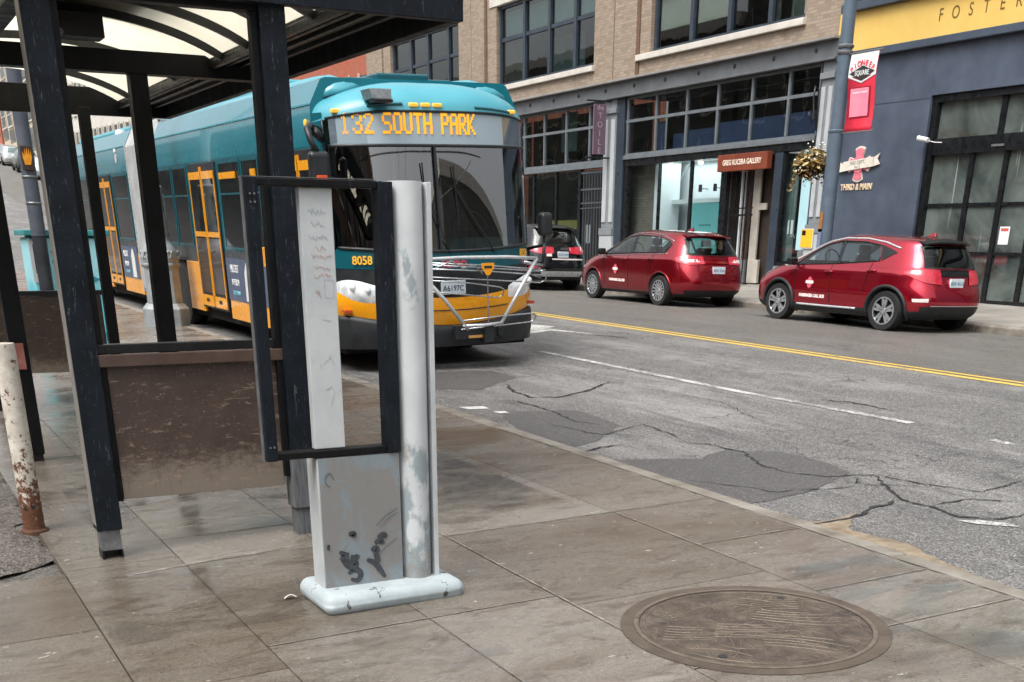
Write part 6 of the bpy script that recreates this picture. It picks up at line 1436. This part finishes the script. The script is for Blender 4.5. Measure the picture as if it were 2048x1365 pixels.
def pole():
    x, y = 17.4, 19.39; t = thing('lamp_post', 'blue grey steel lamp post before the slate building, carrying a red banner', 'lamp post', (x, y, gz(x, y)))
    pm = mat('blue_grey_pole', '#4a5866', '#596774', 3, .4); b = MB(); b.cyl((0, 0, -.05), (0, 0, 3.1), .145, .14, 24); b.build('lower_shaft', pm, t, smooth=40); b = MB(); b.cyl((0, 0, 3.1), (0, 0, 10), .13, .10, 24); b.build('upper_shaft', pm, t, smooth=40)
    for z in (3.1, 4.40, 4.50): b = MB(); b.lathe([(.14, -.03), (.152, -.015), (.152, .015), (.135, .03)], n=24); o = b.build('clamp_ring', M['galv'] if z > 4 else pm, t, smooth=40); o.location = (0, 0, z)
    b = MB(); b.tube([(0, -.1, 4.36), (0, -1.0, 4.36)], .014, 6); b.build('banner_arm', M['galv'], t); b = MB(); b.tube([(0, -.1, 3.06), (0, -1.0, 3.06)], .014, 6); b.build('banner_arm', M['galv'], t)
    b = MB(); b.tube([(0, .12, 2.72), (0, .4, 2.80), (0, .62, 2.86)], .014, 6); b.build('basket_arm', M['bldgblack'], t)
    for z, h_ in ((1.35, .35), (.9, .5)): b = MB(); b.box(-.152, -.146, -.05, .05, z, z+h_); b.build('sticker', mat('sticker_rust' if h_ < .4 else 'sticker_blue', '#a8743a' if h_ < .4 else '#5e6a86', '#6d4a2a' if h_ < .4 else '#7a86a0', 20, .6), t)
    # banner
    z0 = gz(x, y)+3.06; t2 = thing('street_banner', 'red and white vertical banner with a black diamond badge hanging from the lamp post', 'banner', (x, y-.55, z0))
    rd, wh, bk, pk = mat('banner_red', '#d32a42', '#c92238', 2, .6), mat('banner_white', '#d3d6d6', '#c4c8c8', 2, .7), mat('banner_black', '#2a2a2a', rough=.6), mat('banner_pink', '#eb8fa3', '#e07f95', 4, .6)
    H = 1.30; n = 14; b = MB(); rr = []
    wv = lambda v: .025*math.sin(v*5.)
    for i in range(n+1):
        v = H*i/n; rr.append([(wv(v), .36, v), (wv(v), -.36, v)])
    b.loft(rr, closed=False); o = b.build('cloth', [rd], t2, smooth=True)
    sm = o.modifiers.new('thick', 'SOLIDIFY'); sm.thickness = .006
    def fpoly(P, d, material, nm):
        b = MB(); b.prism(P, lambda u, v, dd: (wv(v)+dd, -u, v), -d-.002, -d); return b.build(nm, material, t2)
    rr2 = []; b = MB()
    for i in range(9):
        v0 = H*(.70+.30*i/8); rr2.append([(wv(v0)-.0065, .36, v0), (wv(v0)-.0065, -.36, v0)])
    b.loft(rr2, closed=False); b.build('white_field', wh, t2, smooth=True)
    fpoly([(-.34, .905), (0, .80), (.34, .905), (.34, .93), (0, .83), (-.34, .93)], .0075, wh, 'chevron'); fpoly([(-.33, .97), (0, .83), (.33, .97), (0, 1.08)], .009, bk, 'diamond')
    text('SQUARE', .115, frame((wv(.96)-.013, 0, .96), (0, -1, 0), (0, 0, 1)), wh, t2, sx=.85, bold=.002)
    for k, ch in enumerate('PIONEER'):
        a = (k-3)*.235; text(ch, .13, frame((wv(1.07)-.011, -math.sin(a)*.42, .72+.40*math.cos(a)), (0, -math.cos(a), -math.sin(a)), (0, -math.sin(a), math.cos(a))), rd, t2, bold=.003)
    fpoly([(-.24, .24), (.26, .24), (.26, .74), (-.24, .74)], .0075, mat('banner_dark_red', '#8d1428', rough=.6), 'shadow_panel'); fpoly([(-.26, .26), (.22, .26), (.22, .72), (-.26, .72)], .012, pk, 'pink_panel')
    b = MB()
    for v in (.33, .41, .49, .57, .65): b.box(wv(v)-.018, wv(v)-.0155, -.18, -.04+.02*math.sin(v*40), v-.012, v+.014); b.box(wv(v)-.018, wv(v)-.0155, .0, .21, v-.012, v+.014)
    b.build('panel_lines', mat('banner_pale', '#f3bfca', rough=.6), t2)
    # hanging basket
    p = (x, y+.62, gz(x, y)+2.60); t3 = thing('hanging_basket', 'hanging basket of dried golden foliage beside the lamp post', 'hanging basket', p)
    b = MB(); b.lathe([(.03, -.25), (.16, -.20), (.24, -.05), (.26, .02)], n=18); b.build('bowl', mat('basket_fibre', '#4a3a22', '#33281a', 20, .9), t3)
    rnd = random.Random(4); b = MB()
    for k in range(1100):
        v = Vector((rnd.gauss(0, 1), rnd.gauss(0, 1), rnd.gauss(0, .75))).normalized()*rnd.uniform(.16, .36); v.z = v.z*.8-.03
        d = Vector((rnd.gauss(0, 1), rnd.gauss(0, 1), rnd.gauss(0, 1))).normalized(); e = d.orthogonal().normalized(); l_, w_ = rnd.uniform(.04, .10), rnd.uniform(.016, .034)
        b.cur = rnd.choice([0, 0, 0, 1, 1, 2]); b.quad(v-d*l_, v+e*w_, v+d*l_, v-e*w_)
    for k in range(26):
        a_ = rnd.uniform(0, 6.28); q = Vector((.26*math.cos(a_), .26*math.sin(a_), -.1))
        for i in range(rnd.randint(3, 8)):
            q = q+Vector((.02*math.cos(a_), .02*math.sin(a_), -.05)); d = Vector((rnd.gauss(0, 1), rnd.gauss(0, 1), -1)).normalized(); e = d.orthogonal().normalized(); b.cur = rnd.choice([0, 1, 1]); b.quad(q-d*.05, q+e*.02, q+d*.05, q-e*.02)
    b.build('foliage', [mat('gold_leaf', '#8a6a2a', '#6b5020', 30, .7), mat('brown_leaf', '#4f3d1c', '#3a2d16', 30, .8), mat('pale_leaf', '#b9a46a', rough=.7)], t3, fix=False)
    b = MB()
    for k in range(70):
        v = Vector((rnd.gauss(0, 1), rnd.gauss(0, 1), rnd.gauss(0, 1))).normalized()*rnd.uniform(.28, .40); r_ = rnd.uniform(.012, .028); b.lathe([(.001, -r_), (r_, 0), (.001, r_)], v, 6)
    b.build('white_blossom', mat('white_blossom', '#d5d2c8', rough=.6), t3, fix=False); b = MB()
    for k in range(3): a = k*2.1; b.tube([(.25*math.cos(a), .25*math.sin(a), .0), (0, 0, .28)], .006, 5)
    b.build('hanger', M['bldgblack'], t3)
pole()
# ---------------------------------------------------------------- further buildings: up the hill, and the street behind the camera
def block(name, label, x0, x1, y0, y1, H, wm, face, bay, gm=None, floors=None, trim=None, zb=None, ww=.55, fh=3.6, shop=None):
    """plain street block with recessed window bays on the street face(s)"""
    z0 = min(gz(x0 if face != 'E' else x1, y0), gz(x0 if face != 'E' else x1, y1)) if zb is None else zb
    t = thing(name, label, 'building', ((x0+x1)/2, y0, z0)); ox, oy, oz = t.location
    bb = MB(); bb.box(x0-ox, x1-ox, 0, y1-y0, -1.5, H); bb.build('wall', wm, t)
    n = max(1, int((y1-y0)/bay)); fl_ = int((H-4.2)/fh); xs = (x0 if face == 'W' else x1)-ox; sg = -1 if face == 'W' else 1
    glassm = gm or M['farglass']
    for k in range(n):
        yc = (k+.5)*(y1-y0)/n; hw = ww*(y1-y0)/n/2; rise = gz(x0 if face != 'E' else x1, y0+yc)-z0
        b = MB(); b.box(xs+sg*.02, xs+sg*.03, yc-hw*1.2, yc+hw*1.2, rise+.6, 3.4+rise*.5); o = b.build('shop_window', shop or glassm, t)
        for f_ in range(fl_):
            zz = 4.4+rise*.3+f_*fh
            if zz+2.2 > H: continue
            b = MB(); b.box(xs+sg*.02, xs+sg*.03, yc-hw, yc+hw, zz, zz+2.2); o = b.build('window', glassm, t)
            q = MB(); w_ = .08; q.box(xs+sg*.031, xs+sg*.10, yc-hw-w_, yc-hw, zz-.1, zz+2.3); q.box(xs+sg*.031, xs+sg*.10, yc+hw, yc+hw+w_, zz-.1, zz+2.3); q.box(xs+sg*.031, xs+sg*.10, yc-hw, yc+hw, zz+1.0, zz+1.08); q.box(xs+sg*.02, xs+sg*.14, yc-hw-.1, yc+hw+.1, zz-.22, zz-.1); q.build('window_frame', trim or M['sill'], o)
    b = MB(); b.box(x0-ox-.15, x1-ox+.15, -.1, y1-y0+.1, H-.5, H+.1); b.build('cornice', trim or M['sill'], t); return t
M['farglass'] = busglass('dark_window_glass', '#20282a', 1.5)
M['stone'] = mat('pale_stone_wall', '#a9a297', '#968f84', .8, .8)
block('corner_building', 'orange red brick building just beyond the tan brick building', XF+.2, XF+14, 49.2, 60, 13, M['brickred'], 'W', 2.6)
block('office_building', 'pale office block with close set white piers behind the rear of the bus', XF+.1, XF+16, 62, 128, 22, mat('pale_pier_stone', '#c4bfb6', '#b2ada4', 1, .8), 'W', 2.1, ww=.62)
block('shop_building', 'cream stone building with shop fronts at the top of the hill', XF+.1, XF+14, 131, 170, 16, mat('cream_stone', '#b5a893', '#a0937f', .5, .8), 'W', 5, ww=.7)
block('brick_block', 'brown brick block at the far end of the street', XF+.1, XF+14, 172, 250, 20, M['brickred'], 'W', 6, ww=.6)
M['darkstone'] = mat('dark_stone_wall', '#5d5a54', '#4a4844', .8, .8)
block('loft_block', 'grey loft building on the near side of the street, out of view', -36, -13, 38, 66, 19, M['darkstone'], 'E', 3.5)
block('terrace_block', 'low grey terrace on the near side of the street, out of view', -36, -13, 66.5, 115, 13, M['darkstone'], 'E', 4)
block('warehouse', 'brown brick warehouse on the near side of the street, out of view', -34, -13, -35, 26, 13, brickmat('brown_brick', '#6d5343', '#5d4537', '#5a4c42'), 'E', 4.5)
sb = block('street_block', 'grey stone block beyond the slate building, out of view', 21, 62, -60, -20, 10.6, M['darkstone'], 'W', 4)
for k in range(9):
    for z_, h_ in ((1.0, 2.6), (5.2, 2.6)):
        q = MB(); x_ = -18.5+4.4*k; P_ = [(x_, z_), (x_+2.6, z_), (x_+2.6, z_+h_*.7)]+[(x_+1.3+1.3*math.cos(a*math.pi/8), z_+h_*.7+1.0*math.sin(a*math.pi/8)) for a in range(1, 8)]+[(x_, z_+h_*.7)]
        q.prism(P_, lambda u, v, d: (u, d, v), 40.02, 40.06); q.build('window', M['farglass'], sb)

for i, (a_, b_) in enumerate((((6.5, -40, 6.4), (7.5, 60, 7.2)), ((8.0, -40, 6.4), (9.0, 60, 7.2)), ((-12, -9, 7.5), (21, -3, 7.0)), ((2, -30, 6.6), (20, -6, 7.4)))):
    w_ = thing('trolley_wire', 'thin black overhead trolley wire strung above the street, mirrored in the windscreen', 'wire', a_, group='overhead trolley wires')
    q = MB(); A_, B_ = Vector((0, 0, 0)), Vector(b_)-Vector(a_); q.tube([A_.lerp(B_, k/20)+Vector((0, 0, -.5*math.sin(math.pi*k/20))) for k in range(21)], .022, 5); q.build('wire', M['blackp'], w_)

for o in [o for o in bpy.data.objects if o.type == 'MESH' and o.parent and re.sub(r'\.\d+$', '', o.name) in ('side_skirt', 'side_wall', 'graffiti', 'scrawl', 'picture_lamp', 'blind', 'downlight', 'yellow_sign_strip', 'soffit', 'soffit_rib', 'header', 'eave_beam', 'yellow_strip', 'white_notice', 'flute', 'bellows_hoop', 'ad_text', 'roof_pod', 'roof_fairing', 'bolt', 'white_door_jamb', 'blue_film', 'door_pane', 'curtain', 'sticker', 'column_band', 'red_handwriting', 'blue_handwriting', 'hanger')]:
    split_loose(o)
